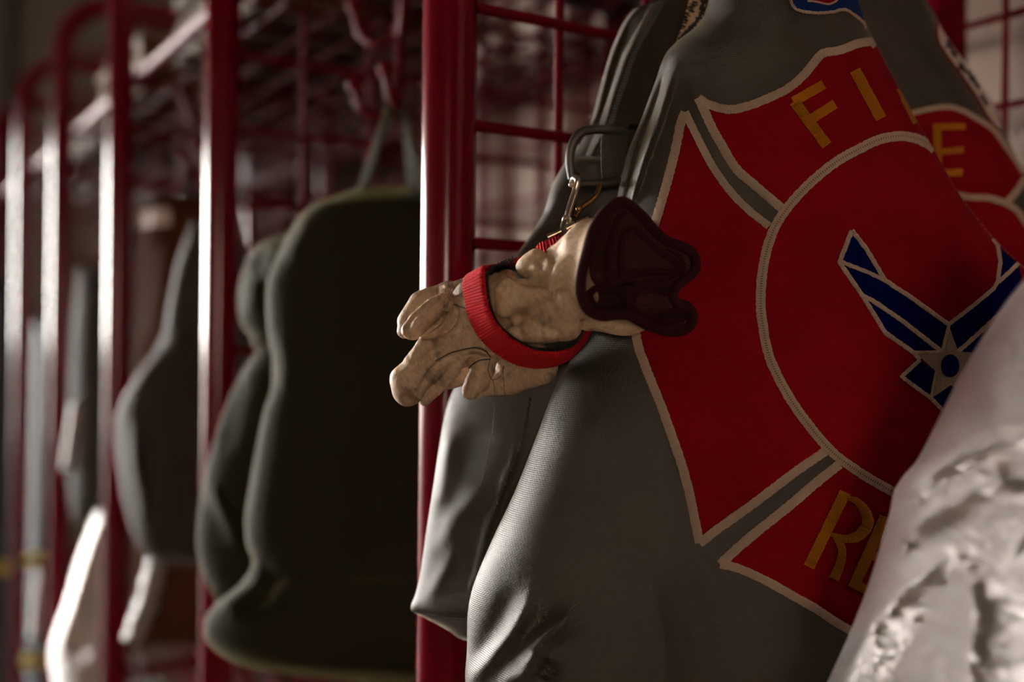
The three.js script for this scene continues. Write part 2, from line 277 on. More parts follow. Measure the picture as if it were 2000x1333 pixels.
// chain of tapered capsules: [[px, py, Z, radius in px], ...]
function chain(list) {
  const seg = []; const q = list.map(([x, y, Z, r]) => ({ c: C(x, y, Z), r: r * Z / F }));
  for (let i = 0; i + 1 < q.length; i++) seg.push([q[i], q[i + 1]]);
  if (q.length === 1) seg.push([q[0], q[0]]);
  return (x, y, z) => {
    let best = 1e9;
    for (const [a, b] of seg) { const dx = b.c.x - a.c.x, dy = b.c.y - a.c.y, dz = b.c.z - a.c.z, L = dx * dx + dy * dy + dz * dz, t = L ? clamp(((x - a.c.x) * dx + (y - a.c.y) * dy + (z - a.c.z) * dz) / L, 0, 1) : 0; const e = Math.hypot(x - a.c.x - t * dx, y - a.c.y - t * dy, z - a.c.z - t * dz) - lerp(a.r, b.r, t); if (e < best) best = e; }
    return best;
  };
}
const smin = (a, b, k) => { const h = Math.max(k - Math.abs(a - b), 0) / k; return Math.min(a, b) - h * h * k * 0.25; };
const field = (solid, k, cuts = []) => (x, y, z) => { let d = 1e9; for (const f of solid) d = smin(d, f(x, y, z), k); for (const [f, kk] of cuts) d = -smin(-d, f(x, y, z), kk); return d + 0.0010 * (noise3(x * 150, y * 150, z * 150) - 0.5) + 0.0005 * (noise3(x * 420, y * 420, z * 420) - 0.5); };
function hitZ(f, px, py, z0, z1) { let Z = z0; for (let i = 0; i < 200 && Z < z1; i++) { const c = C(px, py, Z), d = f(c.x, c.y, c.z); if (d < 0.0003) return Z; Z += Math.max(d * 0.8, 0.0003); } return null; }

// press creases into a field along lines drawn on its visible side: [[px, py] line, radius px, depth px]
function creased(base, lines, z0, z1, k = 0.0022) {
  const cuts = lines.map(([line, r, depth]) => { const q = []; for (const [x, y] of smoothLine(line, 14)) { const h = hitZ(base, x, y, z0, z1); if (h) q.push([x, y, h + (depth - r) * h / F, r]); } return q.length ? chain(q) : null; }).filter(Boolean);
  return (x, y, z) => { let d = base(x, y, z); if (d > 0.006 || d < -0.014) return d; for (const c of cuts) d = -smin(-d, c(x, y, z), k); return d; };
}

// ---------------------------------------------------------------- the hall
const FRONT = 0.343, REAR = 0.880, WALL = 0.925, L0 = 0.623, STEP = 0.508;     // locker fronts, backs, wall; first divider and bay width
const ZF = -17.6, ZB = 19, XL = -17, H = 5.6, DOOR = 4.35;
{
  structure('floor', box(XL - 0.3, WALL + 0.3, -0.25, 0, ZF - 0.3, ZB + 0.3), M.floor);
  structure('ceiling', box(XL - 0.3, WALL + 0.3, H, H + 0.3, ZF - 0.3, ZB + 0.3), M.ceiling);
  structure('wall_left', box(XL - 0.3, XL, 0, H, ZF - 0.3, ZB + 0.3), M.plaster);
  // ribbed metal sheet behind the lockers
  const prof = []; for (let z = -5; z < 1.75; z += 0.2) prof.push([z, 0], [z + 0.08, 0], [z + 0.1, 0.022], [z + 0.16, 0.022], [z + 0.18, 0]);
  prof.push([1.8, 0]);
  const sh = new THREE.Shape(); sh.moveTo(-5, -0.1); for (const [z, d] of prof) sh.lineTo(z, d); sh.lineTo(1.8, -0.1);
  const rg = new THREE.ExtrudeGeometry(sh, { depth: H, bevelEnabled: false });  // shape x -> world -z, shape y -> towards the room, depth -> up
  rg.applyMatrix4(new THREE.Matrix4().makeBasis(V(0, 0, -1), V(-1, 0, 0), V(0, 1, 0))); rg.translate(WALL + 0.012, 0, 0);
  structure('wall_right', rg, M.wall);
  structure('wall_right', box(WALL + 0.1, WALL + 0.3, 0, H, -1.8, ZB + 0.3), M.plaster);
  structure('wall_right', box(WALL + 0.012, WALL + 0.3, 0, H, ZF - 0.3, -1.8), M.dimmedWall);
  structure('wall_right', box(WALL - 0.42, WALL + 0.3, 0, H, -8.6, -8.0), M.pier);
  // far wall with its wide bay door opening, and the one behind the camera
  const D0 = -15.5, D1 = -1.2;
  structure('wall_far', box(XL, WALL + 0.3, DOOR, H, ZF - 0.3, ZF), M.plaster);
  structure('wall_far', box(XL, D0, 0, DOOR, ZF - 0.3, ZF), M.plaster);
  structure('wall_far', box(D1, WALL + 0.3, 0, DOOR, ZF - 0.3, ZF), M.plaster);
  const B0 = -16.4, B1 = -9.8, BH = 3.4;
  structure('wall_back', box(XL, WALL + 0.3, BH, H, ZB, ZB + 0.3), M.dark);
  structure('wall_back', box(XL, B0, 0, BH, ZB, ZB + 0.3), M.dark);
  structure('wall_back', box(B1, WALL + 0.3, 0, BH, ZB, ZB + 0.3), M.dark);
  structure('ground', box(-120, 120, -0.3, -0.02, ZF - 200, ZF - 0.3), M.apron);
  structure('ground', box(-120, 120, -0.3, -0.02, ZB + 0.3, ZB + 120), M.apron);
  single('added_fill_block', 'added unseen building block behind the hall that tempers light through the rear opening', 'building', box(-40, 12, 0, 9, ZB + 9, ZB + 14), M.render, V(-14, 0, ZB + 11));  // unseen block added to temper the daylight entering by the rear opening
}

// ---------------------------------------------------------------- red tube lockers
const TOP = EYE + 0.664 - 0.0185, R = 0.0185, Rb = 0.105;
function frameCurve(z) {
  const c = new THREE.CurvePath();
  const a = V(FRONT, 0.0, z), b = V(FRONT, TOP - Rb, z), d = V(FRONT + Rb, TOP, z), e = V(REAR - Rb, TOP, z), f = V(REAR, TOP - Rb, z), g = V(REAR, 0, z);
  const k = 0.45 * Rb;
  c.add(new THREE.LineCurve3(a, b)); c.add(new THREE.CubicBezierCurve3(b, V(FRONT, TOP - k, z), V(FRONT + k, TOP, z), d)); c.add(new THREE.LineCurve3(d, e)); c.add(new THREE.CubicBezierCurve3(e, V(REAR - k, TOP, z), V(REAR, TOP - k, z), f)); c.add(new THREE.LineCurve3(f, g)); return c;
}
const dividerLabels = ['red tube locker divider with wire grid standing behind the tan gloves', 'red tube locker divider standing behind the olive green bag', 'red tube locker divider beside the drab jacket and rust coat', 'red tube locker divider next to the white folded fire coat', 'red tube locker divider between the white coat and yellow-striped coat', 'last red tube locker divider of the row, beyond the yellow-striped coat'];
const wireH = (len) => new THREE.CylinderGeometry(0.0040, 0.0040, len, 8);
for (let i = 0; i < 6; i++) {
  const z = -(L0 + STEP * i), t = thing('locker_divider', dividerLabels[i], 'locker divider', V(FRONT, 0, z), 'red locker dividers along the wall');
  part(t, 'tube_frame', new THREE.TubeGeometry(frameCurve(z), 200, R, 24), M.redPaint);
  for (let y = EYE + 0.067 - 14 * 0.081; y < TOP - 0.02; y += 0.081) part(t, 'wire', rod(V(FRONT + 0.01, y, z), V(REAR - 0.01, y, z), 0.0042), M.wirePaint);
  for (let k = 0; k < 6; k++) { const x = FRONT + 0.094 + 0.081 * k; part(t, 'wire', rod(V(x, 0.08, z - 0.006), V(x, k === 0 || k === 5 ? TOP - 0.02 : TOP, z - 0.006), 0.0034), M.wirePaint); }
}
// back grid and shelf of every bay; bay i lies before divider i
const bayLabel = (what, i) => ['behind the fire emblem gear bag', 'behind the olive green bag', 'behind the drab jacket and rust coat', 'behind the white folded fire coat', 'behind the yellow-striped coat', 'at the far end of the locker row'].map((s) => what + ' ' + s)[i];
for (let i = 0; i < 6; i++) {
  const z0 = -(L0 + STEP * (i - 1)) - R, z1 = -(L0 + STEP * i) + R, zm = (z0 + z1) / 2;
  const t = thing('back_grid', bayLabel('red wire locker back grid', i), 'wire grid', V(REAR, 0, zm), 'red wire back grids');
  for (let y = EYE + 0.217 - 16 * 0.081; y < TOP - 0.02; y += 0.081) part(t, 'wire', rod(V(REAR, y, z0), V(REAR, y, z1), 0.0036), M.wirePaint);
  for (let k = 0; k < 5; k++) { const z = lerp(z0, z1, (k + 0.5) / 5); part(t, 'wire', rod(V(REAR - 0.007, 0.08, z), V(REAR - 0.007, TOP - 0.05, z), 0.0032), M.wirePaint); }
  const h = EYE + 0.385, s = thing('wire_shelf', bayLabel('red wire hat shelf high up', i), 'shelf', V((FRONT + REAR) / 2, h, zm), 'red wire hat shelves');
  for (const x of [FRONT + 0.02, REAR - 0.03]) part(s, 'rail', rod(V(x, h, z0), V(x, h, z1), 0.0095, 14), M.wirePaint);
  for (let k = 1; k < 8; k++) { const x = lerp(FRONT + 0.02, REAR - 0.03, k / 8); part(s, 'wire', rod(V(x, h, z0), V(x, h, z1), 0.0036), M.wirePaint); }
  for (let k = 0; k < 5; k++) { const z = lerp(z0, z1, (k + 0.5) / 5); part(s, 'wire', rod(V(FRONT + 0.02, h + 0.007, z), V(REAR - 0.03, h + 0.007, z), 0.0034), M.wirePaint); }
}
function coatHook(x, z, label) {
  const y = EYE + 0.385, t = thing('coat_hook', label, 'hook', V(x, y, z), 'red coat hooks under the shelves');
  part(t, 'shank', rod(V(x, y, z), V(x, y - 0.15, z), 0.005), M.wirePaint);
  for (const s of [-1, 1]) {
    part(t, 'prong', merge([tube([V(x, y - 0.06, z), V(x - 0.01, y - 0.075, z + s * 0.025), V(x - 0.02, y - 0.06, z + s * 0.05), V(x - 0.025, y - 0.03, z + s * 0.058)], 0.005, 20), ball(V(x - 0.025, y - 0.028, z + s * 0.058), 0.009)]), M.wirePaint);
    part(t, 'prong', merge([tube([V(x, y - 0.14, z), V(x - 0.01, y - 0.152, z + s * 0.02), V(x - 0.025, y - 0.145, z + s * 0.035), V(x - 0.032, y - 0.12, z + s * 0.038)], 0.005, 20), ball(V(x - 0.032, y - 0.118, z + s * 0.038), 0.009)]), M.wirePaint);
  }
  return t;
}
coatHook(0.48, -0.98, 'double-pronged red coat hook above the olive green bag');
coatHook(0.44, -1.50, 'double-pronged red coat hook above the drab jacket');

// ---------------------------------------------------------------- the gear bag with the fire emblem
{
  const bag = thing('gear_bag', 'grey-green canvas gear bag with red FIRE RESCUE cross emblem and tan gloves clipped on', 'bag', P(1500, 1480, 0.69));
  const Zc = (x, y) => 0.664 + 0.022 * smoothstep(x, 1350, 1900) - 0.020 * smoothstep(y, 640, 860) * (1 - smoothstep(x, 1000, 1400));
  const front = cloth({
    left: [[-230, 1440], [-100, 1420], [0, 1384], [45, 1366], [81, 1322], [107, 1299], [164, 1278], [239, 1250], [290, 1229], [340, 1215], [384, 1206], [450, 1192], [520, 1176], [600, 1150], [700, 1115], [757, 1084], [857, 1046], [966, 1003], [1047, 965], [1137, 927], [1194, 914], [1270, 912], [1333, 909], [1480, 930]],
    right: [[-230, 1600], [-100, 1640], [0, 1676], [53, 1694], [90, 1713], [140, 1738], [190, 1766], [235, 1790], [286, 1821], [335, 1848], [378, 1873], [410, 1896], [435, 1916], [465, 1941], [513, 1990], [560, 2045], [640, 2110], [800, 2150], [1480, 2150]],
    y0: -230, y1: 1480, Zc, bF: (y) => 0.046 + 0.016 * smoothstep(y, 100, 600), bB: (y) => 0.02 + 0.05 * smoothstep(y, -200, 500) * (1 - smoothstep(y, 600, 1100)), p: 2.15, rows: 330, nF: 240, nB: 40, capT: 160, capB: 90,
    fold: folds([
      [[[1310, 110], [1296, 150], [1268, 230], [1240, 315], [1222, 392], [1205, 450]], 7, -0.0120],
      [[[1330, 110], [1312, 150], [1288, 225], [1260, 300], [1236, 372], [1213, 450]], 9, 0.0110],
      [[[850, 1410], [905, 1342], [955, 1290], [998, 1238], [1028, 1185], [1050, 1130]], 18, 0.0085],
      [[[900, 1320], [950, 1250], [985, 1190], [1005, 1140]], 20, -0.0040],
      [[[950, 1390], [1005, 1318], [1055, 1258], [1098, 1217], [1140, 1165]], 20, 0.0075],
      [[[1030, 1262], [1044, 1285], [1030, 1315], [1005, 1345]], 14, 0.0065],
      [[[1075, 1290], [1060, 1330]], 22, -0.0055],
      [[[1340, 1110], [1350, 1230], [1400, 1400]], 45, -0.0040],
      [[[1270, 1120], [1300, 1300], [1330, 1450]], 40, 0.0035],
      [[[1500, 1190], [1540, 1290], [1560, 1400]], 30, 0.0040],
      [[[1160, 760], [1060, 980], [1000, 1150]], 70, 0.0030],
      [[[1700, 300], [1760, 600], [1720, 900]], 120, 0.0040],
      [[[1560, 30], [1590, 110]], 26, -0.0030], [[[1510, 0], [1525, 120]], 30, 0.0020],
    ]),
  });
  part(bag, 'front_panel', front.geo, M.bag);
  const rear = cloth({
    left: [[-230, 1480], [1000, 1600], [1480, 1650]],
    right: [[-230, 1700], [-60, 1775], [0, 1806], [20, 1822], [43, 1833], [70, 1848], [115, 1880], [175, 1922], [215, 1946], [255, 1962], [310, 1987], [340, 2006], [420, 2060], [600, 2150], [1480, 2240]],
    y0: -230, y1: 1480, Zc: (x) => 0.755 + 0.06 * smoothstep(x, 1600, 2000), bF: 0.04, bB: 0.04, p: 3.2, rows: 160, nF: 100, nB: 30, capT: 120, capB: 90,
    fold: folds([[[[1700, 60], [1820, 200], [1960, 420]], 40, 0.004], [[[1760, 20], [1860, 150], [1950, 300]], 22, 0.002], [[[1690, 60], [1760, -20]], 8, -0.003]]),
  });
  part(bag, 'rear_panel', rear.geo, M.bag);
  // end of the bag with its zip
  const end = cloth({
    left: [[-230, 1420], [-60, 1330], [0, 1290], [12, 1247], [38, 1221], [76, 1202], [126, 1184], [176, 1171], [220, 1159], [250, 1149], [285, 1130], [321, 1102], [343, 1089], [372, 1076], [420, 1060], [460, 1036], [500, 1010], [560, 980], [640, 1000], [700, 1040]],
    right: [[-230, 1520], [0, 1480], [200, 1420], [400, 1360], [700, 1300]],
    y0: -230, y1: 720, Zc: (x, y) => 0.706 + 0.012 * smoothstep(y, 250, 60) - 0.03 * smoothstep(y, 400, 600), bF: 0.026, bB: 0.010, p: 2.6, rows: 150, nF: 90, nB: 24, capT: 60, capB: 60,
    fold: folds([
      [[[1262, 30], [1225, 110], [1203, 170], [1186, 235], [1176, 268], [1149, 326]], 7, 0.0042],
      [[[1238, 40], [1205, 110], [1185, 180], [1170, 240]], 7, -0.0040],
      [[[1290, 40], [1258, 110], [1232, 180], [1210, 250]], 12, -0.003],
      [[[1040, 480], [1075, 420], [1110, 360]], 24, 0.006], [[[1120, 430], [1140, 350]], 16, -0.005],
    ]),
  });
  const endLow = cloth({
    left: [[300, 1118], [321, 1101], [343, 1088], [372, 1075], [420, 1059], [460, 1035], [500, 1009], [560, 979], [640, 999], [720, 1045]], right: [[300, 1340], [720, 1300]], y0: 304, y1: 722, Zc: (x, y) => 0.703 - 0.03 * smoothstep(y, 400, 600), bF: 0.027, bB: 0.006, p: 2.3, rows: 90, nF: 70, nB: 16, capT: 14, capB: 60,
    fold: folds([[[[1010, 520], [1050, 440], [1085, 390], [1100, 350]], 20, 0.006], [[[1060, 480], [1095, 420], [1120, 360]], 14, -0.005]]),
  });
  part(bag, 'end_gusset', endLow.geo, M.bag);
  const endPart = part(bag, 'end_panel', end.geo, M.bagDark, 'dark brown zipped end of the bag');
  part(endPart, 'piping', satin([[1246, 14], [1225, 38], [1207, 76], [1189, 126], [1176, 176], [1164, 220], [1155, 246]], 9, end, 0.0006, { h: 0.0016, rag: 0.3 }), M.zipTape);
  part(endPart, 'zip_tape', satin([[1300, -40], [1262, 36], [1222, 108], [1205, 158], [1189, 203], [1176, 246], [1164, 272], [1146, 318], [1143, 334]], 13, end, 0.0006, { h: 0.0010, rag: 0.05 }), M.zipTape);
  const teeth = smoothLine([[1318, -40], [1276, 36], [1237, 108], [1220, 158], [1204, 203], [1191, 246], [1180, 272], [1160, 322]], 74);
  for (const [x, y] of teeth.slice(8)) { const c = P(x, y, end.zf(x, y) - 0.0016), g = new THREE.BoxGeometry(0.0034, 0.0008, 0.0016); g.applyQuaternion(camera.quaternion); g.translate(c.x, c.y, c.z); part(endPart, 'zip_tooth', g, M.zipTooth); }
  part(endPart, 'hem', satin([[1000, 498], [1045, 470], [1085, 440]], 3, end, 0.0003, { h: 0.0006 }), M.zipTape);
  part(endPart, 'seam', satin([[1086, 352], [1110, 362], [1150, 368]], 3, end, 0.0002, { h: 0.0008 }), M.bagDark);
  const lower = cloth({
    left: [[690, 960], [730, 900], [760, 885], [795, 872], [850, 861], [950, 846], [1050, 831], [1120, 821], [1160, 812], [1192, 803], [1205, 825], [1218, 850], [1234, 878], [1249, 900], [1256, 930], [1262, 945]],
    right: [[690, 1260], [1000, 1180], [1180, 1105], [1230, 1090], [1262, 1085]],
    y0: 690, y1: 1262, Zc: (x, y) => 0.692 - 0.020 * clamp((x - 820) / 190, 0, 1), bF: 0.020, bB: 0.003, p: 2.3, rows: 150, nF: 80, nB: 20, capT: 40, capB: 14,
    fold: folds([
      [[[1036, 775], [1024, 832], [1010, 885], [985, 945], [962, 1005], [946, 1062], [934, 1115], [916, 1170], [911, 1225]], 5, 0.0022],
      [[[1050, 775], [1037, 840], [1023, 890], [997, 955], [974, 1015], [958, 1070], [945, 1120]], 7, -0.0045],
      [[[880, 830], [862, 930], [850, 1010]], 20, 0.0040], [[[950, 820], [915, 880], [900, 940]], 34, -0.0022], [[[960, 940], [890, 1010], [850, 1100]], 22, 0.0030],
      [[[900, 1050], [860, 1130], [830, 1185]], 16, 0.0022], [[[806, 1192], [850, 1205], [905, 1210]], 4, -0.0022],
    ]),
  });
  const low = part(bag, 'end_flap', lower.geo, M.bag);
  const stitchLine = smoothLine([[1036, 775], [1026, 832], [1012, 885], [987, 945], [964, 1005], [948, 1062], [936, 1115], [918, 1170], [912, 1225]], 46);
  part(low, 'chain_stitch', merge(stitchLine.slice(0, -1).map(([x, y], i) => { const [bx, by] = stitchLine[i + 1]; return rod(P(x - 1.5, y, lower.zf(x, y) - 0.0005), P(lerp(x, bx, 0.8) + 1.5, lerp(y, by, 0.8), lower.zf(x, y) - 0.0012), 0.0007, 6); })), M.zipTape);
  part(low, 'hem', satin([[806, 1194], [830, 1201], [860, 1207], [905, 1211]], 3, lower, 0.0003, { h: 0.0006, rag: 0.4 }), M.stitch);

  // --- the emblem: red cross of cloth sewn to the front panel
  const redTop = [[1364, 190], [1380, 202], [1424, 214], [1464, 206], [1500, 192], [1540, 172], [1572, 144], [1592, 120], [1604, 105], [1640, 98], [1680, 84], [1704, 82], [1740, 88], [1775, 140], [1803, 190], [1828, 235], [1850, 284], [1818, 284], [1790, 271], [1760, 266], [1720, 272], [1680, 290], [1640, 312], [1600, 342], [1565, 375], [1528, 408], [1504, 388], [1472, 360], [1440, 332], [1412, 288], [1388, 244], [1372, 208]];
  const ring = [[1826, 292], [1812, 281], [1790, 271], [1760, 266], [1720, 272], [1680, 290], [1640, 312], [1600, 342], [1565, 375], [1535, 410], [1513, 445], [1500, 480], [1491, 520], [1486, 569], [1486, 600], [1489, 630], [1501, 692], [1524, 745], [1550, 790], [1580, 831], [1612, 870], [1640, 896], [1680, 924], [1720, 948], [1752, 966]];
  const ringRest = [[1800, 980], [1880, 985], [1960, 955], [2040, 890], [2100, 780], [2120, 690], [2120, 600], [2080, 556], [2035, 514], [1985, 466], [1940, 411], [1892, 336], [1850, 296]];
  const redLeft = [[1338, 218], [1356, 256], [1380, 304], [1404, 344], [1432, 380], [1464, 412], [1504, 444], [1513, 445], [1500, 480], [1491, 520], [1486, 569], [1486, 600], [1489, 630], [1501, 692], [1524, 745], [1550, 790], [1580, 831], [1612, 872], [1610, 883], [1550, 925], [1475, 982], [1400, 1036], [1366, 1062], [1360, 1030], [1350, 980], [1335, 920], [1315, 860], [1290, 790], [1262, 720], [1244, 665], [1240, 600], [1248, 540], [1262, 490], [1278, 440], [1290, 400], [1306, 344], [1320, 288], [1332, 232]];
  const redLow = [[1640, 905], [1680, 924], [1720, 948], [1752, 966], [1830, 985], [1880, 1040], [1900, 1200], [1850, 1330], [1760, 1290], [1658, 1231], [1628, 1213], [1592, 1189], [1544, 1162], [1490, 1132], [1433, 1108], [1406, 1103], [1430, 1081], [1475, 1042], [1535, 994], [1595, 943]];
  const em = part(bag, 'fire_emblem', applique([...ring, ...ringRest], front, 0.0007), M.redCloth, 'red embroidered cross emblem with gold FIRE RESCUE letters');
  for (const a of [redTop, redLeft, redLow]) part(em, 'cross_arm', applique(a, front, 0.0006), M.redCloth);
  const B = (line, w, o) => part(em, 'stitched_border', satin(line, w, front, 0.0008, o), M.border, 'off-white stitched border');
  B(ring, 19); B([[1752, 966], [1830, 985], [1960, 955], [2060, 870]], 19);
  B([[1364, 191], [1380, 202], [1424, 214], [1464, 206], [1500, 192], [1540, 172], [1572, 144], [1592, 120], [1606, 105], [1640, 98], [1680, 84], [1704, 82], [1712, 89]], 17);
  B([[1364, 191], [1372, 208], [1388, 244], [1412, 288], [1440, 332], [1472, 360], [1504, 388], [1526, 406]], 18);
  B([[1338, 219], [1356, 256], [1380, 304], [1404, 344], [1432, 380], [1464, 412], [1502, 442]], 15);
  B([[1338, 219], [1330, 240], [1320, 288], [1306, 344], [1290, 400], [1278, 440], [1262, 490], [1248, 540], [1240, 600], [1244, 665], [1262, 720], [1290, 790], [1315, 860], [1335, 920], [1350, 980], [1360, 1030], [1366, 1062]], 18);
  B([[1366, 1062], [1400, 1036], [1475, 982], [1550, 925], [1612, 882]], 18);
  B([[1406, 1103], [1430, 1081], [1475, 1042], [1535, 994], [1595, 943], [1640, 907]], 19);
  B([[1406, 1103], [1433, 1108], [1490, 1132], [1544, 1162], [1592, 1189], [1628, 1213], [1658, 1231], [1760, 1292]], 17);
  // running stitches along the ring
  const rs = smoothLine(ring, 210); part(em, 'stitches', merge(rs.slice(0, -1).map(([x, y], i) => { const [bx, by] = rs[i + 1], L = Math.hypot(bx - x, by - y), nx = -(by - y) / L * 2.2, ny = (bx - x) / L * 2.2; return rod(P(x - nx, y - ny, front.zf(x, y) - 0.00148), P(x + nx, y + ny, front.zf(x, y) - 0.00148), 0.00022, 5); })), M.stitch);
  const G = (line, w, o) => satin(line, w, front, 0.0012, { curved: false, rag: 0.05, h: 0.0009, ...o });
  part(em, 'letter_f', merge([G([[1551, 198], [1615, 284]], 21), G([[1549, 199], [1609, 165]], 19), G([[1584, 233], [1631, 203]], 19)]), M.gold, 'gold embroidered letter F');
  part(em, 'letter_i', G([[1670, 137], [1721, 232]], 22), M.gold, 'gold embroidered letter I');
  part(em, 'letter_r', merge([G([[1757, 172], [1782, 225]], 12), G([[1765, 190], [1790, 240]], 14)]), M.gold);
  part(em, 'letter_r', merge([G([[1651, 962], [1580, 1108]], 22), G([[1651, 972], [1672, 979], [1690, 1000], [1695, 1022], [1680, 1045], [1655, 1053], [1622, 1044]], 19, { curved: true, taper: (t) => 0.35 + 0.85 * Math.sin(Math.PI * clamp(t, 0, 1)) }), G([[1633, 1048], [1645, 1075], [1640, 1105], [1628, 1132]], 19, { curved: true, taper: (t) => 0.7 + 0.4 * t })]), M.gold, 'gold embroidered letter R');
  part(em, 'letter_e', merge([G([[1729, 1010], [1666, 1150]], 22), G([[1672, 1143], [1712, 1163], [1745, 1180]], 18), G([[1704, 1086], [1760, 1100]], 18), G([[1727, 1018], [1780, 1035]], 18)]), M.gold, 'gold embroidered letter E');
  // winged star
  const W = (poly) => part(em, 'wing_feather', applique(poly, front, 0.0011, { edge: 10 }), M.blue, 'dark blue embroidered feather');
  W([[1664, 450], [1692, 486], [1727, 545], [1642, 511]]);
  W([[1641, 513], [1726, 548], [1782, 583], [1852, 636], [1839, 686], [1764, 628], [1704, 588], [1684, 578]]);
  W([[1686, 581], [1704, 588], [1764, 628], [1839, 687], [1786, 689], [1730, 650]]);
  W([[1797, 704], [1761, 736], [1818, 778], [1828, 727]]);
  W([[1819, 779], [1857, 753], [1894, 779], [1857, 817]]);
  W([[1853, 636], [1941, 565], [1990, 518], [1998, 560], [1960, 605], [1872, 687]]);
  W([[1951, 551], [1955, 510], [1951, 482], [1985, 512]]);
  W([[1875, 688], [1960, 608], [1990, 590], [1970, 640], [1905, 690]]);
  W([[1914, 704], [1950, 736], [1894, 778], [1884, 727]]);
  part(em, 'star', applique([[1853, 634], [1871, 687], [1911, 690], [1884, 726], [1894, 779], [1857, 753], [1818, 779], [1828, 726], [1787, 688], [1840, 687]], front, 0.0016, { edge: 10 }), M.starThread, 'grey embroidered five-pointed star');
  part(em, 'star_centre', applique(Array.from({ length: 24 }, (_, i) => [1856 + 18 * Math.cos(i * Math.PI / 12), 715 + 22.5 * Math.sin(i * Math.PI / 12)]), front, 0.0020, { edge: 8 }), M.blue);
  const O = (line, w = 9, lift = 0.0012) => part(em, 'wing_outline', satin(line, w, front, lift, { curved: false, rag: 0.14, h: 0.0006 }), M.border);
  O([[1664, 450], [1640, 513], [1684, 577], [1730, 651], [1785, 689], [1797, 703]]); O([[1664, 450], [1692, 486], [1729, 548], [1782, 583], [1853, 634]]);
  O([[1641, 511], [1700, 534], [1732, 550]], 8); O([[1684, 578], [1704, 587], [1764, 628], [1839, 687]], 9);
  O([[1797, 703], [1761, 736], [1818, 778], [1858, 819], [1894, 780]], 8); O([[1853, 634], [1900, 598], [1941, 564], [1949, 549], [1954, 510], [1949, 480], [1940, 466]], 8);
  O([[1950, 552], [1990, 514]], 8); O([[1872, 687], [1944, 622], [1990, 588]], 9); O([[1788, 688], [1840, 687]], 5, 0.0018); O([[1853, 636], [1840, 687]], 6, 0.0018); O([[1828, 726], [1818, 779]], 5, 0.0018);
  // rest of the emblem on the rear panel, past the fold
  const emR = part(bag, 'fire_emblem', applique([[1770, 224], [1820, 211], [1855, 208], [1880, 215], [1907, 230], [1939, 251], [1966, 286], [1985, 313], [2003, 340], [1990, 372], [1962, 396], [1931, 386], [1880, 380], [1800, 380]], rear, 0.0007), M.redCloth, 'red emblem arm with gold letter E past the fold');
  part(emR, 'cross_arm', applique([[1820, 381], [1880, 382], [1931, 387], [1966, 398], [1988, 412], [2006, 436], [2060, 560], [2000, 640], [1850, 560]], rear, 0.0006), M.redCloth);
  const BR = (line, w) => part(emR, 'stitched_border', satin(line, w, rear, 0.0009), M.border);
  BR([[1770, 224], [1820, 212], [1855, 209], [1880, 216], [1907, 231], [1939, 252], [1966, 287], [1985, 314], [2000, 338]], 11); BR([[1860, 380], [1896, 385], [1931, 387], [1964, 397], [1986, 411], [2003, 434], [2030, 480]], 13); BR([[2004, 346], [1985, 375], [1966, 396]], 14);
  const GR = (line, w) => satin(line, w, rear, 0.0013, { curved: false, rag: 0.05, h: 0.0009 });
  part(emR, 'letter_e', merge([GR([[1830, 243], [1833, 345]], 16), GR([[1824, 248], [1886, 247]], 13), GR([[1832, 298], [1882, 292]], 13), GR([[1836, 338], [1880, 337]], 14)]), M.gold, 'gold embroidered letter E');
  // name strip with black letters running over the rear edge
  const strip = part(bag, 'name_patch', applique([[1830, 40], [1846, 55], [1875, 105], [1896, 134], [1919, 168], [1944, 214], [1958, 250], [1945, 246], [1929, 226], [1902, 180], [1876, 143], [1850, 108], [1832, 78]], rear, 0.0012, { edge: 8 }), M.white, 'pale name patch with black lettering and red edge');
  part(strip, 'red_edge', satin([[1831, 42], [1832, 78], [1850, 109], [1877, 145], [1903, 182], [1930, 228], [1946, 250]], 4, rear, 0.0016, { h: 0.0005 }), M.redCloth);
  part(strip, 'lettering', merge([[[1850, 78], [1868, 112]], [[1846, 92], [1862, 86]], [[1858, 106], [1872, 100]], [[1874, 122], [1886, 142]], [[1872, 136], [1882, 128]], [[1890, 138], [1912, 172]], [[1894, 156], [1904, 150]], [[1916, 186], [1928, 206]]].map((l) => satin(l, 7, rear, 0.0017, { curved: false, rag: 0.3, h: 0.0004, step: 2 }))), M.black);
  // small blue and red patch near the top
  const pb = part(bag, 'crest_patch', applique([[1540, -60], [1544, 0], [1554, 17], [1592, 25], [1623, 24], [1650, 19], [1669, 29], [1688, 43], [1692, 40], [1676, 0], [1655, -60]], front, 0.0010, { edge: 10 }), M.patchBlue, 'blue and red embroidered crest patch');
  part(pb, 'crest_edge', satin([[1538, -60], [1544, 0], [1554, 17], [1592, 25], [1623, 24], [1650, 19], [1669, 29], [1687, 44], [1693, 56]], 6, front, 0.0013, { rag: 0.25 }), M.border);
  part(pb, 'crest_field', applique([[1575, -60], [1578, 2], [1593, 3], [1617, 9], [1630, 5], [1640, -4], [1640, -60]], front, 0.0015, { edge: 10 }), M.redCloth);
  part(pb, 'crest_line', satin([[1577, 2], [1593, 3], [1617, 8], [1630, 4], [1640, -5]], 4, front, 0.0018, { rag: 0.2 }), M.border);
  // leather tag tucked at the bag's mouth
  const tagPoly = [[1350, -40], [1346, 0], [1337, 30], [1330, 55], [1321, 80], [1325, 82], [1352, 60], [1370, 44], [1378, 10], [1380, -40]], tagSurf = { zf: (x, y) => 0.676 + 0.00010 * (1360 - x), xL: () => -1e9, xR: () => 1e9 };
  const tg = part(bag, 'leather_tag', applique(tagPoly, tagSurf, 0, { edge: 10, clip: false }), M.tag, 'tan tag with black fuzzy edge');
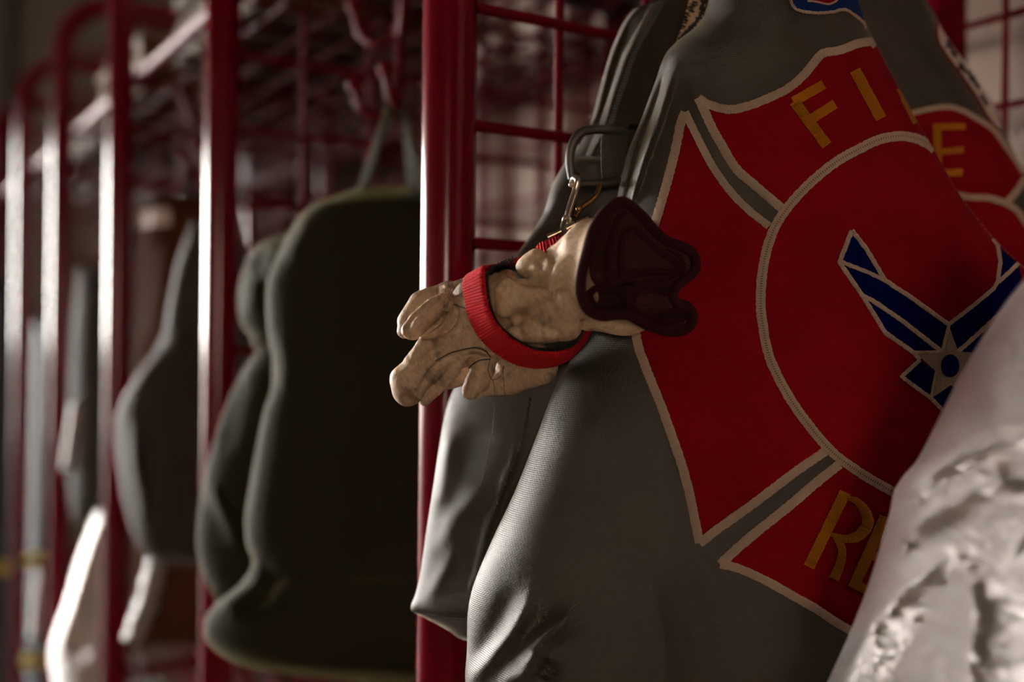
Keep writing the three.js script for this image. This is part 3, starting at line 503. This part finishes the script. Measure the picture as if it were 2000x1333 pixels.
  part(tg, 'fuzzy_edge', merge([satin([[1378, -40], [1374, 0], [1368, 30], [1350, 54], [1325, 79]], 9, tagSurf, 0.0004, { rag: 0.8, step: 2, h: 0.001 }), ...Array.from({ length: 34 }, (_, i) => { const t = i / 34, x = lerp(1368, 1330, t) - 6 - 10 * hash(i, 3), y = lerp(4, 70, t); return satin([[x - 5, y - 4 * hash(i, 4)], [x + 6, y + 3 * hash(i, 5)]], 2.4, tagSurf, 0.0004, { curved: false, rag: 0.5, h: 0.0005, step: 2 }); })]), M.black);
  // webbing tab and D-ring
  const zr = 0.664;
  part(bag, 'webbing_tab', webbing([P(1177, 248, zr + 0.012), P(1176, 258, zr - 0.002), P(1174, 300, zr - 0.006), P(1176, 346, zr - 0.002), P(1182, 356, zr + 0.012)], [P(1228, 244, zr + 0.016), P(1226, 254, zr + 0.004), P(1222, 300, zr + 0.002), P(1220, 348, zr + 0.004), P(1224, 358, zr + 0.016)], 30, 0.002), M.webGrey, 'grey woven webbing tab');
  const dr = [[1218, 258, 0.008], [1190, 254, 0], [1160, 253, -0.003], [1134, 259, -0.005], [1119, 280, -0.006], [1113, 315, -0.006], [1118, 350, -0.006]].map(([x, y, d]) => P(x, y, zr - 0.004 + d));
  const dr2 = [[1124, 360, -0.006], [1150, 359, -0.005], [1190, 358, -0.002], [1214, 352, 0.003], [1222, 340, 0.010]].map(([x, y, d]) => P(x, y, zr - 0.004 + d));
  part(bag, 'd_ring', merge([tube(dr, 0.0029, 60, 12), tube(dr2, 0.0026, 40, 12)]), M.bronze, 'dark metal D-ring');
  part(bag, 'hanging_strap', webbing([P(1480, -190, 0.70), P(1500, -330, 0.70), P(1520, -480, 0.715)], [P(1550, -190, 0.70), P(1560, -330, 0.70), P(1560, -480, 0.715)], 20, 0.003), M.webGrey);
}

// ---------------------------------------------------------------- leather gloves
const gloveFields = [];
{
  const Z = 0.612;
  const group = (...l) => (x, y, z) => { let d = 1e9; for (const f of l) d = smin(d, f(x, y, z), 0.0045); return d; };
  const front0 = field([
    group(chain([[1000, 590, Z - 0.002, 44], [935, 615, Z, 44], [905, 640, Z + 0.002, 40]]), chain([[975, 660, Z + 0.002, 40], [920, 672, Z + 0.003, 30]]), chain([[925, 575, Z + 0.004, 30], [900, 600, Z + 0.004, 22]]), chain([[970, 566, Z + 0.004, 36], [915, 578, Z + 0.006, 26], [893, 588, Z + 0.008, 18]]),
      chain([[905, 655, Z + 0.001, 34], [860, 690, Z - 0.001, 35], [818, 728, Z - 0.004, 35], [800, 750, Z - 0.004, 33], [797, 762, Z - 0.003, 30]]), chain([[790, 738, Z - 0.003, 26], [799, 770, Z + 0.001, 23]])),        // palm and index finger
    group(chain([[955, 702, Z - 0.003, 15], [920, 698, Z - 0.002, 15], [892, 712, Z, 18], [864, 736, Z + 0.003, 20], [846, 758, Z + 0.005, 19], [830, 784, Z + 0.007, 11]])),                                  // middle finger
    group(chain([[893, 606, Z + 0.002, 8], [884, 630, Z, 12], [860, 652, Z - 0.004, 15], [832, 676, Z - 0.005, 18], [806, 708, Z - 0.004, 17]])),                                                                 // fold along the index finger
    group(chain([[958, 702, Z + 0.001, 15], [944, 722, Z, 24], [930, 750, Z + 0.001, 23], [921, 762, Z + 0.002, 19]])),                                                                                          // thumb
    group(chain([[1000, 712, Z + 0.010, 34], [1000, 735, Z + 0.013, 32], [1060, 722, Z + 0.016, 30]]), chain([[930, 768, Z + 0.008, 13], [962, 752, Z + 0.010, 22], [1000, 742, Z + 0.012, 26]])),
  ], 0.0014);
  const front = creased(front0, [
    [[[894, 606], [886, 632], [864, 650], [834, 659]], 6, 12], [[[957, 692], [930, 684], [905, 688], [880, 698], [850, 716], [828, 745], [814, 788]], 4.5, 9], [[[920, 704], [908, 722], [903, 752]], 6, 11], [[[965, 735], [950, 760], [930, 782]], 4, 5],
    [[[845, 694], [862, 682], [876, 668]], 3.5, 3.5], [[[908, 604], [930, 600], [950, 602]], 3, 3.2], [[[800, 735], [812, 745], [818, 758]], 3.5, 2.6],
  ], Z - 0.05, Z + 0.06);
  const back0 = field([
    group(chain([[985, 560, Z + 0.018, 34], [930, 566, Z + 0.018, 30], [880, 578, Z + 0.018, 25]]), chain([[960, 700, Z + 0.028, 40], [1040, 700, Z + 0.030, 36]]), chain([[985, 580, Z + 0.020, 30], [980, 680, Z + 0.028, 36]])),
    group(chain([[890, 582, Z + 0.010, 16], [848, 602, Z + 0.004, 22], [818, 630, Z + 0.002, 23], [804, 646, Z + 0.003, 20]])),
    group(chain([[880, 570, Z + 0.026, 22], [825, 592, Z + 0.022, 25], [797, 628, Z + 0.019, 22], [790, 648, Z + 0.018, 15]])),
    group(chain([[866, 583, Z + 0.001, 12], [858, 588, Z + 0.003, 13]])), group(chain([[881, 594, Z - 0.0005, 10], [876, 601, Z, 9]])),
    group(chain([[880, 620, Z + 0.012, 22], [838, 655, Z + 0.012, 18]])),
    group(chain([[920, 720, Z + 0.030, 30], [885, 735, Z + 0.028, 25], [878, 742, Z + 0.027, 19]])),
  ], 0.0012);
  const back = creased(back0, [[[[800, 668], [796, 640], [815, 612], [845, 590], [868, 578]], 4, 7], [[[852, 598], [862, 600], [872, 592]], 3, 3], [[[905, 560], [925, 552], [945, 548]], 3, 2], [[[826, 622], [838, 616]], 2.5, 1.4]], Z - 0.05, Z + 0.06);
  gloveFields.push(front, back);
  const box3 = (f, x0, y0, x1, y1, z0, z1, h) => nets(f, V(C(x0, 0, z1).x, C(0, y1, z1).y, -z1), V(C(x1, 0, z1).x, C(0, y0, z1).y, -z0), h);
  const gA = thing('leather_glove', 'tan leather work glove with long index finger, in front of its mate', 'glove', P(900, 700, Z));
  const body = part(gA, 'hand', box3(front, 730, 540, 1110, 810, Z - 0.035, Z + 0.05, 0.0011), M.leather);
  const gB = thing('leather_glove', 'tan leather work glove behind its mate, its fingers curled over the top', 'glove', P(880, 600, Z + 0.02));
  part(gB, 'hand', box3(back, 740, 515, 1110, 790, Z - 0.015, Z + 0.062, 0.0013), M.leather);
  const on = (f, line, lift, n = 40, r = 0.0004) => { const q = []; for (const [x, y] of smoothLine(line, n)) { const h = hitZ(f, x, y, Z - 0.05, Z + 0.06); if (h) q.push(P(x, y, h - lift)); } return q.length > 3 ? tube(q, r, q.length * 2, 6) : null; };
  for (const l of [[[885, 594], [900, 600], [912, 603]], [[880, 690], [910, 682], [930, 680], [948, 686], [958, 698]], [[850, 706], [876, 692], [886, 688]], [[900, 740], [915, 720], [935, 705], [958, 702]]]) { const g = on(front, l, 0.0001); if (g) part(body, 'seam_stitching', g, M.stitch); }
  // wrist leather bunched above the strap, flaring into the folded cuff
  const wz = 0.596;
  const wrist0 = field([
    chain([[989, 570, wz - 0.007, 22], [985, 602, wz - 0.005, 20]]), chain([[1000, 562, wz - 0.007, 22], [1034, 572, wz - 0.006, 28], [1090, 566, wz - 0.008, 34]]), chain([[1004, 592, wz - 0.006, 22], [1060, 602, wz - 0.007, 30], [1110, 590, wz - 0.014, 40]]),
    chain([[1002, 640, wz - 0.004, 14], [1013, 656, wz - 0.002, 15], [1040, 640, wz - 0.002, 30], [1100, 630, wz - 0.006, 34]]), chain([[1060, 655, wz + 0.004, 18], [1112, 644, wz, 22]]),
    chain([[1030, 522, wz + 0.002, 22], [1048, 510, wz, 24], [1062, 528, wz - 0.002, 30], [1110, 528, wz - 0.008, 40]]), chain([[1020, 590, wz + 0.008, 40], [1110, 580, wz, 60]]), chain([[990, 590, wz + 0.008, 30], [1020, 630, wz + 0.008, 36]]),
  ], 0.0026);
  const wristF = creased(wrist0, [
    [[[998, 536], [1022, 548], [1060, 551], [1094, 545]], 9, 14], [[[974, 626], [1000, 632], [1024, 616], [1040, 602]], 9, 15], [[[1014, 612], [1045, 637], [1086, 651]], 8, 10], [[[1068, 574], [1036, 592]], 8, 6], [[[1084, 500], [1072, 560], [1084, 615]], 9, 7], [[[1010, 572], [1030, 580]], 4, 2], [[[1046, 505], [1056, 520], [1052, 535]], 5, 3],
  ], wz - 0.05, wz + 0.05, 0.0035);
  gloveFields.push(wristF);
  part(gA, 'wrist', box3(wristF, 950, 470, 1180, 690, wz - 0.035, wz + 0.035, 0.0011), M.cuffLeather);
  // folded cuff
  const rim = [[1200, 398], [1180, 416], [1160, 446], [1147, 490], [1136, 540], [1136, 578], [1148, 604], [1172, 617], [1204, 615], [1226, 616], [1244, 624], [1272, 638], [1312, 648], [1344, 640], [1354, 618], [1342, 600], [1322, 592], [1314, 578], [1320, 562], [1336, 546], [1352, 534], [1359, 516], [1353, 496], [1328, 480], [1304, 472], [1280, 452], [1256, 424], [1230, 401], [1214, 394]];
  const rc = [1235, 535], wc = [1090, 572];
  const rimZ = (x, y) => 0.560 + 0.00018 * (x - 1135) + 0.00004 * (y - 390);
  const loop = new THREE.CatmullRomCurve3(rim.map(([x, y]) => V(x, y, 0)), true, 'centripetal').getSpacedPoints(220);
  const cuffGeo = (inset0) => {
    let inset = inset0;
    const pos = [], uv = [], idx = [], n = loop.length, K = 26, c = V(0, 0, 0);
    for (let k = 0; k <= K; k++) {
      const t = k / K, flare = Math.pow(t, 1.15);
      for (let i = 0; i < n; i++) {
        const q = loop[i], a = [wc[0] + 0.44 * (q.x - rc[0]), wc[1] + 0.66 * (q.y - rc[1])];
        const bump = 4 * Math.sin(t * Math.PI) * (noise2(i * 0.09, t * 4, 0, 11) - 0.5) * 2;
        const puff = 7 * Math.exp(-Math.pow((t - 0.52) / 0.13, 2)) - 5 * Math.exp(-Math.pow((t - 0.76) / 0.11, 2)) + 6 * (noise2(i * 0.05, t * 2.5, 0, 19) - 0.5) * Math.sin(t * Math.PI); inset = inset0 - puff;
        let x = lerp(a[0], q.x, flare) + bump, y = lerp(a[1], q.y, flare) + bump, z = lerp(wz + 0.00003 * (a[0] - wc[0]), rimZ(q.x, q.y), Math.pow(t, 0.8));
        const mx = lerp(wc[0], rc[0], flare), my = lerp(wc[1], rc[1], flare), L = Math.hypot(x - mx, y - my) || 1;
        x -= inset * (x - mx) / L; y -= inset * (y - my) / L; const w = P(x, y, z); pos.push(w.x, w.y, w.z); uv.push(i * 0.0016, t * 0.075);
      }
    }
    for (let k = 0; k < K; k++) for (let i = 0; i + 1 < n; i++) { const a = k * n + i; idx.push(a, a + 1, a + n, a + 1, a + n + 1, a + n); }
    const g = new THREE.BufferGeometry(); g.setAttribute('position', new THREE.Float32BufferAttribute(pos, 3)); g.setAttribute('uv', new THREE.Float32BufferAttribute(uv, 2)); g.setIndex(idx); g.computeVertexNormals(); return g;
  };
  const cuff = part(gA, 'cuff', cuffGeo(0), M.cuffLeather, 'light tan leather cuff rolled and folded');
  const lg = cuffGeo(0), lp = lg.attributes.position, ln = lg.attributes.normal, mid = P(1150, 560, 0.59); let side = 0;
  for (let i = 0; i < lp.count; i++) side += V(lp.getX(i), lp.getY(i), lp.getZ(i)).sub(mid).normalize().dot(V(ln.getX(i), ln.getY(i), ln.getZ(i)));
  for (let i = 0; i < lp.count; i++) { const k = -Math.sign(side) * 0.0012; lp.setXYZ(i, lp.getX(i) + k * ln.getX(i), lp.getY(i) + k * ln.getY(i), lp.getZ(i) + k * ln.getZ(i)); }
  part(cuff, 'cuff_lining', lg, M.lining);
  part(cuff, 'cuff_binding', new THREE.TubeGeometry(new THREE.CatmullRomCurve3(rim.map(([x, y]) => P(x, y, rimZ(x, y) - 0.001)), true, 'centripetal'), 300, 0.0030, 10, true), M.binding, 'dark maroon fabric binding');
  const inners = [
    [[1214, 420], [1200, 446], [1190, 490], [1186, 530], [1196, 552], [1212, 548], [1212, 500], [1218, 462], [1234, 448], [1262, 468], [1290, 494], [1312, 506], [1324, 520], [1312, 532], [1270, 530], [1228, 536], [1222, 546], [1260, 544], [1310, 540], [1336, 522], [1326, 500], [1296, 480], [1262, 446], [1236, 416]],
    [[1152, 578], [1160, 566], [1184, 562], [1210, 570], [1218, 586], [1206, 600], [1182, 606], [1160, 596]],
    [[1234, 590], [1244, 570], [1268, 562], [1300, 572], [1308, 562], [1284, 553], [1250, 556], [1228, 572], [1226, 596], [1240, 612], [1270, 622], [1310, 612], [1336, 604], [1346, 616], [1330, 622], [1296, 628], [1262, 624]],
  ];
  inners.forEach((inner, n) => {
    const off = [0.004, 0.003, 0.002][n];
    const b = part(gB, 'cuff_binding', new THREE.TubeGeometry(new THREE.CatmullRomCurve3(inner.map(([x, y]) => P(x, y, rimZ(x, y) + off)), true, 'centripetal'), 200, 0.0021, 8, true), M.binding, 'dark maroon fabric binding');
    const iw = new THREE.CatmullRomCurve3(inner.map(([x, y]) => V(x, y, 0)), true, 'centripetal').getSpacedPoints(160), ip = [], ii = [], iu = [];
    iw.forEach((q, i) => { for (let k = 0; k <= 6; k++) { const t = k / 6, w = P(lerp(q.x, 1120 + 0.5 * (q.x - 1235), t * 0.8), lerp(q.y, 560 + 0.6 * (q.y - 535), t * 0.8), lerp(rimZ(q.x, q.y) + off, wz, t)); ip.push(w.x, w.y, w.z); iu.push(i * 0.001, t * 0.05); if (i < 160 && k < 6) { const a = i * 7 + k; ii.push(a, a + 7, a + 1, a + 1, a + 7, a + 8); } } });
    const ig = new THREE.BufferGeometry(); ig.setAttribute('position', new THREE.Float32BufferAttribute(ip, 3)); ig.setAttribute('uv', new THREE.Float32BufferAttribute(iu, 2)); ig.setIndex(ii); ig.computeVertexNormals();
    part(b, 'cuff_lining', ig, M.lining);
  });
  // loose threads
  for (const l of [[[958, 700, 0], [953, 722, -2], [962, 742, -3], [976, 736, -2], [985, 715, 0]], [[962, 742, -2], [966, 760, -4], [964, 820, -6], [955, 880, -4], [938, 950, 0]], [[982, 715, 0], [984, 750, -3], [988, 790, -5], [992, 826, -4]]]) part(body, 'loose_thread', tube(l.map(([x, y, d]) => P(x, y, 0.598 + d * 0.001)), 0.00018, 50, 5), M.stitch);
}

// ---------------------------------------------------------------- red glove strap with its snap hook
{
  const s = thing('glove_strap', 'red webbing glove strap with metal snap hook round the glove wrist', 'strap', P(1010, 700, 0.62));
  const e1 = [[905, 553, .604], [909, 590, .602], [918, 625, .600], [936, 658, .598], [968, 690, .597], [1015, 714, .599], [1070, 717, .606], [1118, 694, .618], [1150, 630, .648], [1130, 545, .662], [1060, 512, .660], [980, 524, .648], [930, 535, .625]];
  const e2 = [[946, 530, .588], [950, 580, .586], [958, 610, .584], [972, 636, .583], [1000, 662, .583], [1040, 684, .586], [1088, 688, .595], [1128, 676, .606], [1158, 610, .640], [1138, 515, .652], [1062, 488, .650], [1000, 514, .640], [958, 522, .610]];
  const w3 = (l) => l.map(([x, y, z]) => P(x, y, z));
  const loopG = part(s, 'webbing_loop', webbing(w3(e1), w3(e2), 1300, 0.0030, true, 0.0017, 0.00030), M.redWeb);
  const ce = w3(e1).reduce((a, b) => a.add(b), V(0, 0, 0)).multiplyScalar(1 / e1.length);
  const inw = (l, k) => w3(l).map((q) => q.lerp(ce, k));
  part(loopG, 'velcro_lining', webbing(inw(e1, 0.10), inw(e2, 0.10), 160, 0.002, true), M.velcro, 'black fuzzy hook-and-loop lining');
  const tuft = []; for (let i = 0; i < 420; i++) { const t = rnd(), x = lerp(955, 1004, t) + 8 * (rnd() - 0.5), y = lerp(532, 511, t) + 14 * (rnd() - 0.5), z = 0.604 + 0.012 * rnd(); tuft.push(rod(P(x, y, z), P(x + 8 * (rnd() - 0.5), y - 5 * rnd(), z - 0.002 * rnd()), 0.00022, 4)); }
  part(loopG, 'velcro_tuft', merge(tuft), M.velcro, 'black fuzzy hook-and-loop tuft');
  part(s, 'webbing_end', webbing(w3([[1050, 488, .630], [1056, 478, .622], [1085, 466, .618], [1125, 452, .616], [1160, 440, .62]]), w3([[1052, 496, .628], [1058, 496, .610], [1090, 486, .604], [1130, 474, .602], [1165, 462, .606]]), 260, 0.003, false, 0.0021, 0.0004), M.redWeb);
  const hook = part(s, 'snap_hook', merge([                                                     // shank, swivel eye and crossbar
    tube(w3([[1118, 356, .634], [1122, 348, .630], [1128, 352, .628], [1124, 372, .628], [1114, 402, .626], [1107, 428, .624]]), 0.0021, 40, 10),
    tube(w3([[1100, 436, .622], [1102, 426, .620], [1110, 424, .619], [1115, 430, .619], [1113, 438, .620]]), 0.0010, 24, 8),
    rod(P(1107, 424, .623), P(1100, 455, .619), 0.0026, 10), rod(P(1070, 464, .618), P(1096, 452, .618), 0.0019, 10), rod(P(1106, 448, .618), P(1124, 438, .618), 0.0022, 10), rod(P(1128, 437, .618), P(1150, 428, .618), 0.0019, 10),
    ball(P(1115, 361, .628), 0.0016),
  ]), M.nickel, 'nickel snap hook');
  part(hook, 'spring_gate', merge([tube(w3([[1126, 344, .632], [1128, 340, .634]]), 0.0016, 8, 8), tube(w3([[1172, 362, .640], [1166, 380, .636], [1150, 396, .632], [1134, 408, .628], [1122, 424, .626]]), 0.0018, 40, 10), ball(P(1131, 408, .627), 0.0022), ball(P(1125, 343, .631), 0.0014)]), M.brass, 'brass spring gate');
}

// ---------------------------------------------------------------- silver coat
{
  const st = thing('proximity_coat', 'crumpled shiny silver aluminized fire coat sleeve hanging beside the emblem bag', 'coat', P(1900, 1520, 0.5));
  const c = cloth({
    left: [[420, 2110], [480, 2055], [540, 2004], [600, 1958], [650, 1924], [720, 1884], [780, 1852], [840, 1822], [900, 1790], [930, 1764], [960, 1746], [1000, 1738], [1050, 1724], [1130, 1700], [1230, 1662], [1333, 1616], [1450, 1565], [1520, 1540]],
    right: [[420, 2330], [800, 2420], [1520, 2480]], y0: 420, y1: 1520, Zc: (x, y) => 0.572 - 0.02 * smoothstep(y, 900, 1300) - 0.15 * clamp((x - 1600) / 800, 0, 1), bF: 0.046, bB: 0.028, p: 2.3, rows: 380, nF: 340, nB: 40, capT: 120, capB: 60,
    fold: (() => {
      const f = folds([
        [[[1600, 1400], [1648, 1300], [1700, 1210], [1770, 1135], [1840, 1092], [1895, 1085]], 24, 0.0120], [[[1850, 1080], [1888, 1120], [1897, 1200], [1890, 1300], [1880, 1420]], 22, 0.0060], [[[1690, 1420], [1760, 1300], [1810, 1215], [1850, 1150]], 40, -0.0090],
        [[[1745, 990], [1800, 930], [1880, 880], [1960, 855], [2060, 850]], 14, 0.0075], [[[1770, 1010], [1850, 935], [1930, 895], [2020, 880]], 15, -0.0050],
        [[[1730, 1100], [1770, 1050], [1840, 990], [1900, 960], [2010, 930]], 16, 0.0075], [[[1735, 1130], [1800, 1070], [1880, 1010], [1960, 990]], 22, -0.0050],
        [[[1840, 850], [1900, 740], [1980, 620]], 36, -0.0050], [[[1930, 900], [1960, 960]], 16, 0.006], [[[1990, 560], [1930, 760], [1960, 840]], 30, 0.004],
        [[[1950, 1100], [1985, 1040], [2060, 990]], 26, 0.005],
      ]);
      const ridged = (x, y, k) => 1 - Math.abs(2 * fbm(x, y, 0, 2, k) - 1);                     // sharp little crumples, drawn out along the sleeve
      return (x, y) => { const a = (x * 0.80 + y * 0.60), b = (y * 0.80 - x * 0.60); return f(x, y) + 0.006 * (fbm(x / 60, y / 60, 0, 3, 21) - 0.5) + 0.0026 * (ridged(a / 60, b / 24, 31) - 0.6) + 0.0010 * (ridged(a / 22, b / 12, 41) - 0.6); };
    })(),
  });
  const body = part(st, 'sleeve', c.geo, M.silver);
  part(body, 'seam', satin([[1748, 986], [1800, 926], [1880, 876], [1960, 850], [2040, 846]], 7, c, 0.0004, { h: 0.0012 }), M.silver);
  part(body, 'seam', satin([[1732, 1098], [1770, 1048], [1840, 986], [1900, 956], [2010, 926]], 7, c, 0.0004, { h: 0.0012 }), M.silver);
}

// ---------------------------------------------------------------- olive bag in the next bay
{
  const t = thing('olive_bag', 'dark olive green duffel bag hung by its strap from a locker hook', 'bag', P(640, 1330, 0.98));
  const b = cloth({
    left: [[365, 712], [385, 650], [400, 610], [440, 572], [500, 540], [560, 520], [640, 522], [700, 530], [760, 530], [800, 516], [880, 500], [1000, 480], [1060, 480], [1100, 492], [1140, 470], [1180, 420], [1220, 398], [1260, 408], [1300, 470], [1318, 560], [1326, 640], [1336, 700]],
    right: [[365, 830], [420, 860], [700, 905], [1336, 900]], y0: 365, y1: 1340, Zc: (x, y) => 0.950 + 0.075 * smoothstep(x, 470, 880), bF: 0.050, bB: 0.05, p: 2.5, rows: 180, nF: 110, nB: 24, capT: 30, capB: 26,
    fold: folds([[[[500, 1100], [540, 1130], [520, 1170], [450, 1200]], 22, -0.014], [[[520, 1095], [560, 1140], [520, 1190]], 14, 0.008], [[[535, 640], [560, 700], [545, 780]], 20, 0.006], [[[700, 500], [680, 900], [720, 1250]], 60, 0.008], [[[610, 420], [560, 520]], 26, 0.008]]),
  });
  part(t, 'body', b.geo, M.olive);
  const f = cloth({
    left: [[455, 560], [480, 500], [530, 474], [590, 464], [630, 470], [660, 490]], right: [[455, 640], [540, 640], [660, 600]], y0: 455, y1: 680, Zc: 1.02, bF: 0.035, bB: 0.03, p: 2.3, rows: 60, nF: 50, nB: 16, capT: 40, capB: 40,
    fold: folds([[[[545, 470], [520, 560]], 16, 0.012], [[[575, 470], [560, 560]], 12, -0.010], [[[500, 520], [490, 620]], 18, 0.006]]),
  });
  part(t, 'rolled_flap', f.geo, M.olive);
  const p = cloth({
    left: [[640, 530], [700, 490], [760, 455], [850, 422], [960, 394], [1060, 384], [1120, 396], [1170, 420]], right: [[640, 620], [1170, 600]], y0: 640, y1: 1180, Zc: 1.035, bF: 0.03, bB: 0.03, p: 2.3, rows: 100, nF: 60, nB: 18, capT: 60, capB: 50,
    fold: folds([[[[405, 940], [440, 1010], [470, 1080]], 14, 0.010], [[[470, 700], [430, 900]], 22, -0.006]]),
  });
  part(t, 'side_pocket', p.geo, M.olive);
  part(t, 'carry_strap', webbing([P(690, 390, .985), P(716, 320, 1.0), P(740, 250, 1.03), P(760, 206, 1.07), P(780, 206, 1.06), P(790, 290, .99), P(800, 390, .95)], [P(712, 392, .97), P(736, 322, .985), P(756, 256, 1.015), P(772, 222, 1.055), P(786, 224, 1.045), P(812, 290, .97), P(830, 390, .93)], 70, 0.004), M.olive);
}
// ---------------------------------------------------------------- coats further down the row
{
  const t = thing('drab_jacket', 'drab grey-brown jacket hanging between two red locker dividers', 'jacket', P(310, 1100, 1.39));
  const b = cloth({
    left: [[430, 375], [500, 350], [580, 330], [640, 322], [690, 300], [740, 262], [800, 232], [860, 226], [950, 236], [1020, 252], [1070, 275], [1100, 310]], right: [[430, 470], [700, 500], [1100, 470]], y0: 430, y1: 1105, Zc: (x) => 1.36 + 0.10 * smoothstep(x, 240, 480), bF: 0.05, bB: 0.03, p: 2.8, rows: 110, nF: 70, nB: 18, capT: 60, capB: 26,
    fold: folds([[[[260, 800], [262, 900], [280, 1010], [300, 1060]], 9, 0.014], [[[300, 1060], [320, 960], [335, 900]], 14, 0.014], [[[290, 860], [285, 940]], 14, -0.012], [[[360, 640], [330, 700]], 16, 0.010], [[[350, 900], [360, 1060]], 20, 0.010]]),
  });
  part(t, 'body', b.geo, M.drab);
  const r = thing('turnout_coat', 'rust brown turnout coat with pale reflective label behind the drab jacket', 'coat', P(330, 1260, 1.53));
  const rb = cloth({ left: [[380, 300], [430, 282], [600, 268], [740, 262], [900, 262], [1240, 268]], right: [[380, 470], [1240, 520]], y0: 380, y1: 1260, Zc: 1.53, bF: 0.04, bB: 0.03, p: 2.6, rows: 80, nF: 50, nB: 16, fold: folds([[[[330, 450], [300, 700]], 20, 0.014], [[[300, 1100], [330, 1200]], 20, 0.010]]) });
  part(r, 'body', rb.geo, M.rust);
  part(r, 'hanger_loop', tube([P(372, 400, 1.53), V(0.418, EYE + 0.225, -1.53), V(0.415, EYE + 0.252, -1.535), V(0.425, EYE + 0.225, -1.54), P(398, 400, 1.53)], 0.003, 30, 8), M.navy);
  part(r, 'reflective_label', applique([[268, 412], [330, 406], [334, 440], [270, 446]], rb, 0.004, { clip: false }), M.white, 'pale reflective label');
  const tr = thing('reflective_sleeve', 'pale ribbed silver sleeve end below the drab jacket', 'sleeve', P(258, 1250, 1.44));
  part(tr, 'body', tube([[306, 1090], [298, 1130], [290, 1165], [280, 1195], [268, 1225], [258, 1250]].map(([x, y]) => P(x, y, 1.44)), 0.013, 60, 14), M.silverFar);
  for (const [x, y] of [[296, 1140], [284, 1185], [272, 1215]]) part(tr, 'rib', ball(P(x, y, 1.436), 0.0155), M.silverFar);
}
{
  const t = thing('silver_coat', 'white-silver folded fire coat hanging low between red locker dividers', 'coat', P(160, 1333, 1.9));
  const b = cloth({ left: [[1000, 188], [1040, 172], [1100, 150], [1180, 128], [1240, 106], [1280, 98], [1333, 104], [1450, 112]], right: [[1000, 206], [1100, 246], [1450, 260]], y0: 995, y1: 1460, Zc: 1.9, bF: 0.06, bB: 0.05, p: 2.2, rows: 90, nF: 60, nB: 16, capT: 20, capB: 20, fold: folds([[[[192, 1015], [170, 1080], [142, 1180], [115, 1260]], 9, 0.018], [[[172, 1140], [150, 1250], [140, 1300]], 18, -0.022], [[[180, 1270], [170, 1300]], 12, 0.012]]) });
  part(t, 'body', b.geo, M.silverFar);
  const g = thing('grey_coat', 'dim grey-brown coat with a shiny strip above the white folded coat', 'coat', P(165, 1000, 2.0));
  const gb = cloth({ left: [[520, 150], [640, 140], [760, 136], [900, 132], [1010, 140]], right: [[520, 230], [1010, 250]], y0: 520, y1: 1020, Zc: 1.95, bF: 0.05, bB: 0.04, p: 2.5, rows: 60, nF: 40, nB: 14 });
  part(g, 'body', gb.geo, M.drab);
  part(g, 'reflective_strip', tube([[152, 790], [146, 830], [140, 870], [134, 915]].map(([x, y]) => P(x, y, 1.88)), 0.012, 30, 12), M.silverFar, 'shiny reflective strip');
  const y = thing('striped_coat', 'dark coat with yellow trim bands and a white reflective cuff', 'coat', P(70, 1333, 2.35));
  const yb = cloth({ left: [[640, 66], [900, 60], [1400, 50]], right: [[640, 130], [1400, 150]], y0: 620, y1: 1420, Zc: 2.36, bF: 0.06, bB: 0.05, p: 2.5, rows: 60, nF: 40, nB: 14 });
  part(y, 'body', yb.geo, M.navy);
  part(y, 'trim_band', tube([[52, 1098], [66, 1092], [84, 1094]].map(([a, b2]) => P(a, b2, 2.28)), 0.013, 16, 10), M.lime, 'yellow trim band'); part(y, 'trim_band', tube([[46, 1296], [62, 1290], [80, 1292]].map(([a, b2]) => P(a, b2, 2.28)), 0.014, 16, 10), M.lime, 'yellow trim band');
  part(y, 'reflective_cuff', tube([[84, 1112], [80, 1160], [76, 1205], [72, 1245]].map(([a, b2]) => P(a, b2, 2.25)), 0.016, 24, 12), M.silverFar, 'white reflective cuff');
  const y2 = thing('striped_coat', 'dark coat with one small yellow trim band at the row end', 'coat', P(0, 1420, 2.66));
  const y2b = cloth({ left: [[560, -30], [1400, -40]], right: [[560, 30], [1400, 44]], y0: 540, y1: 1420, Zc: 2.66, bF: 0.06, bB: 0.05, p: 2.5, rows: 50, nF: 36, nB: 12 });
  part(y2, 'body', y2b.geo, M.navy); part(y2, 'trim_band', tube([[-8, 1112], [8, 1108], [24, 1110]].map(([a, b2]) => P(a, b2, 2.58)), 0.014, 16, 10), M.lime, 'yellow trim band');
}
// things on the hat shelves
function folded(name, label, cat, x0, x1, z0, z1, y0, layers, m) {
  const t = thing(name, label, cat, V((x0 + x1) / 2, y0, (z0 + z1) / 2)); let y = y0;
  layers.forEach((h, i) => { const g = new RoundedBoxGeometry(x1 - x0 - 0.01 * (i % 2), h, Math.abs(z1 - z0) - 0.012 * ((i + 1) % 2), 4, h * 0.46); g.translate((x0 + x1) / 2, y + h / 2, (z0 + z1) / 2); part(t, 'folded_layer', g, m); y += h; });
  return t;
}
const SH = EYE + 0.385 + 0.0105;
folded('folded_trousers', 'mustard folded turnout trousers on the hat shelf above the drab jacket', 'trousers', 0.40, 0.72, -1.19, -1.58, SH, [0.035, 0.04, 0.035], M.mustard);
folded('folded_blanket', 'tan folded blanket on the hat shelf above the white folded coat', 'blanket', 0.39, 0.70, -1.72, -2.08, SH, [0.03, 0.035, 0.03], M.tan);
folded('folded_blanket', 'mustard folded blanket on the hat shelf above the yellow-striped coat', 'blanket', 0.42, 0.70, -2.23, -2.58, SH, [0.03, 0.04], M.mustard);
folded('folded_jacket', 'black folded jacket on the hat shelf above the olive green bag', 'jacket', 0.42, 0.80, -0.70, -1.04, SH, [0.05, 0.05, 0.05], M.navy);

renderer.render(scene, camera);
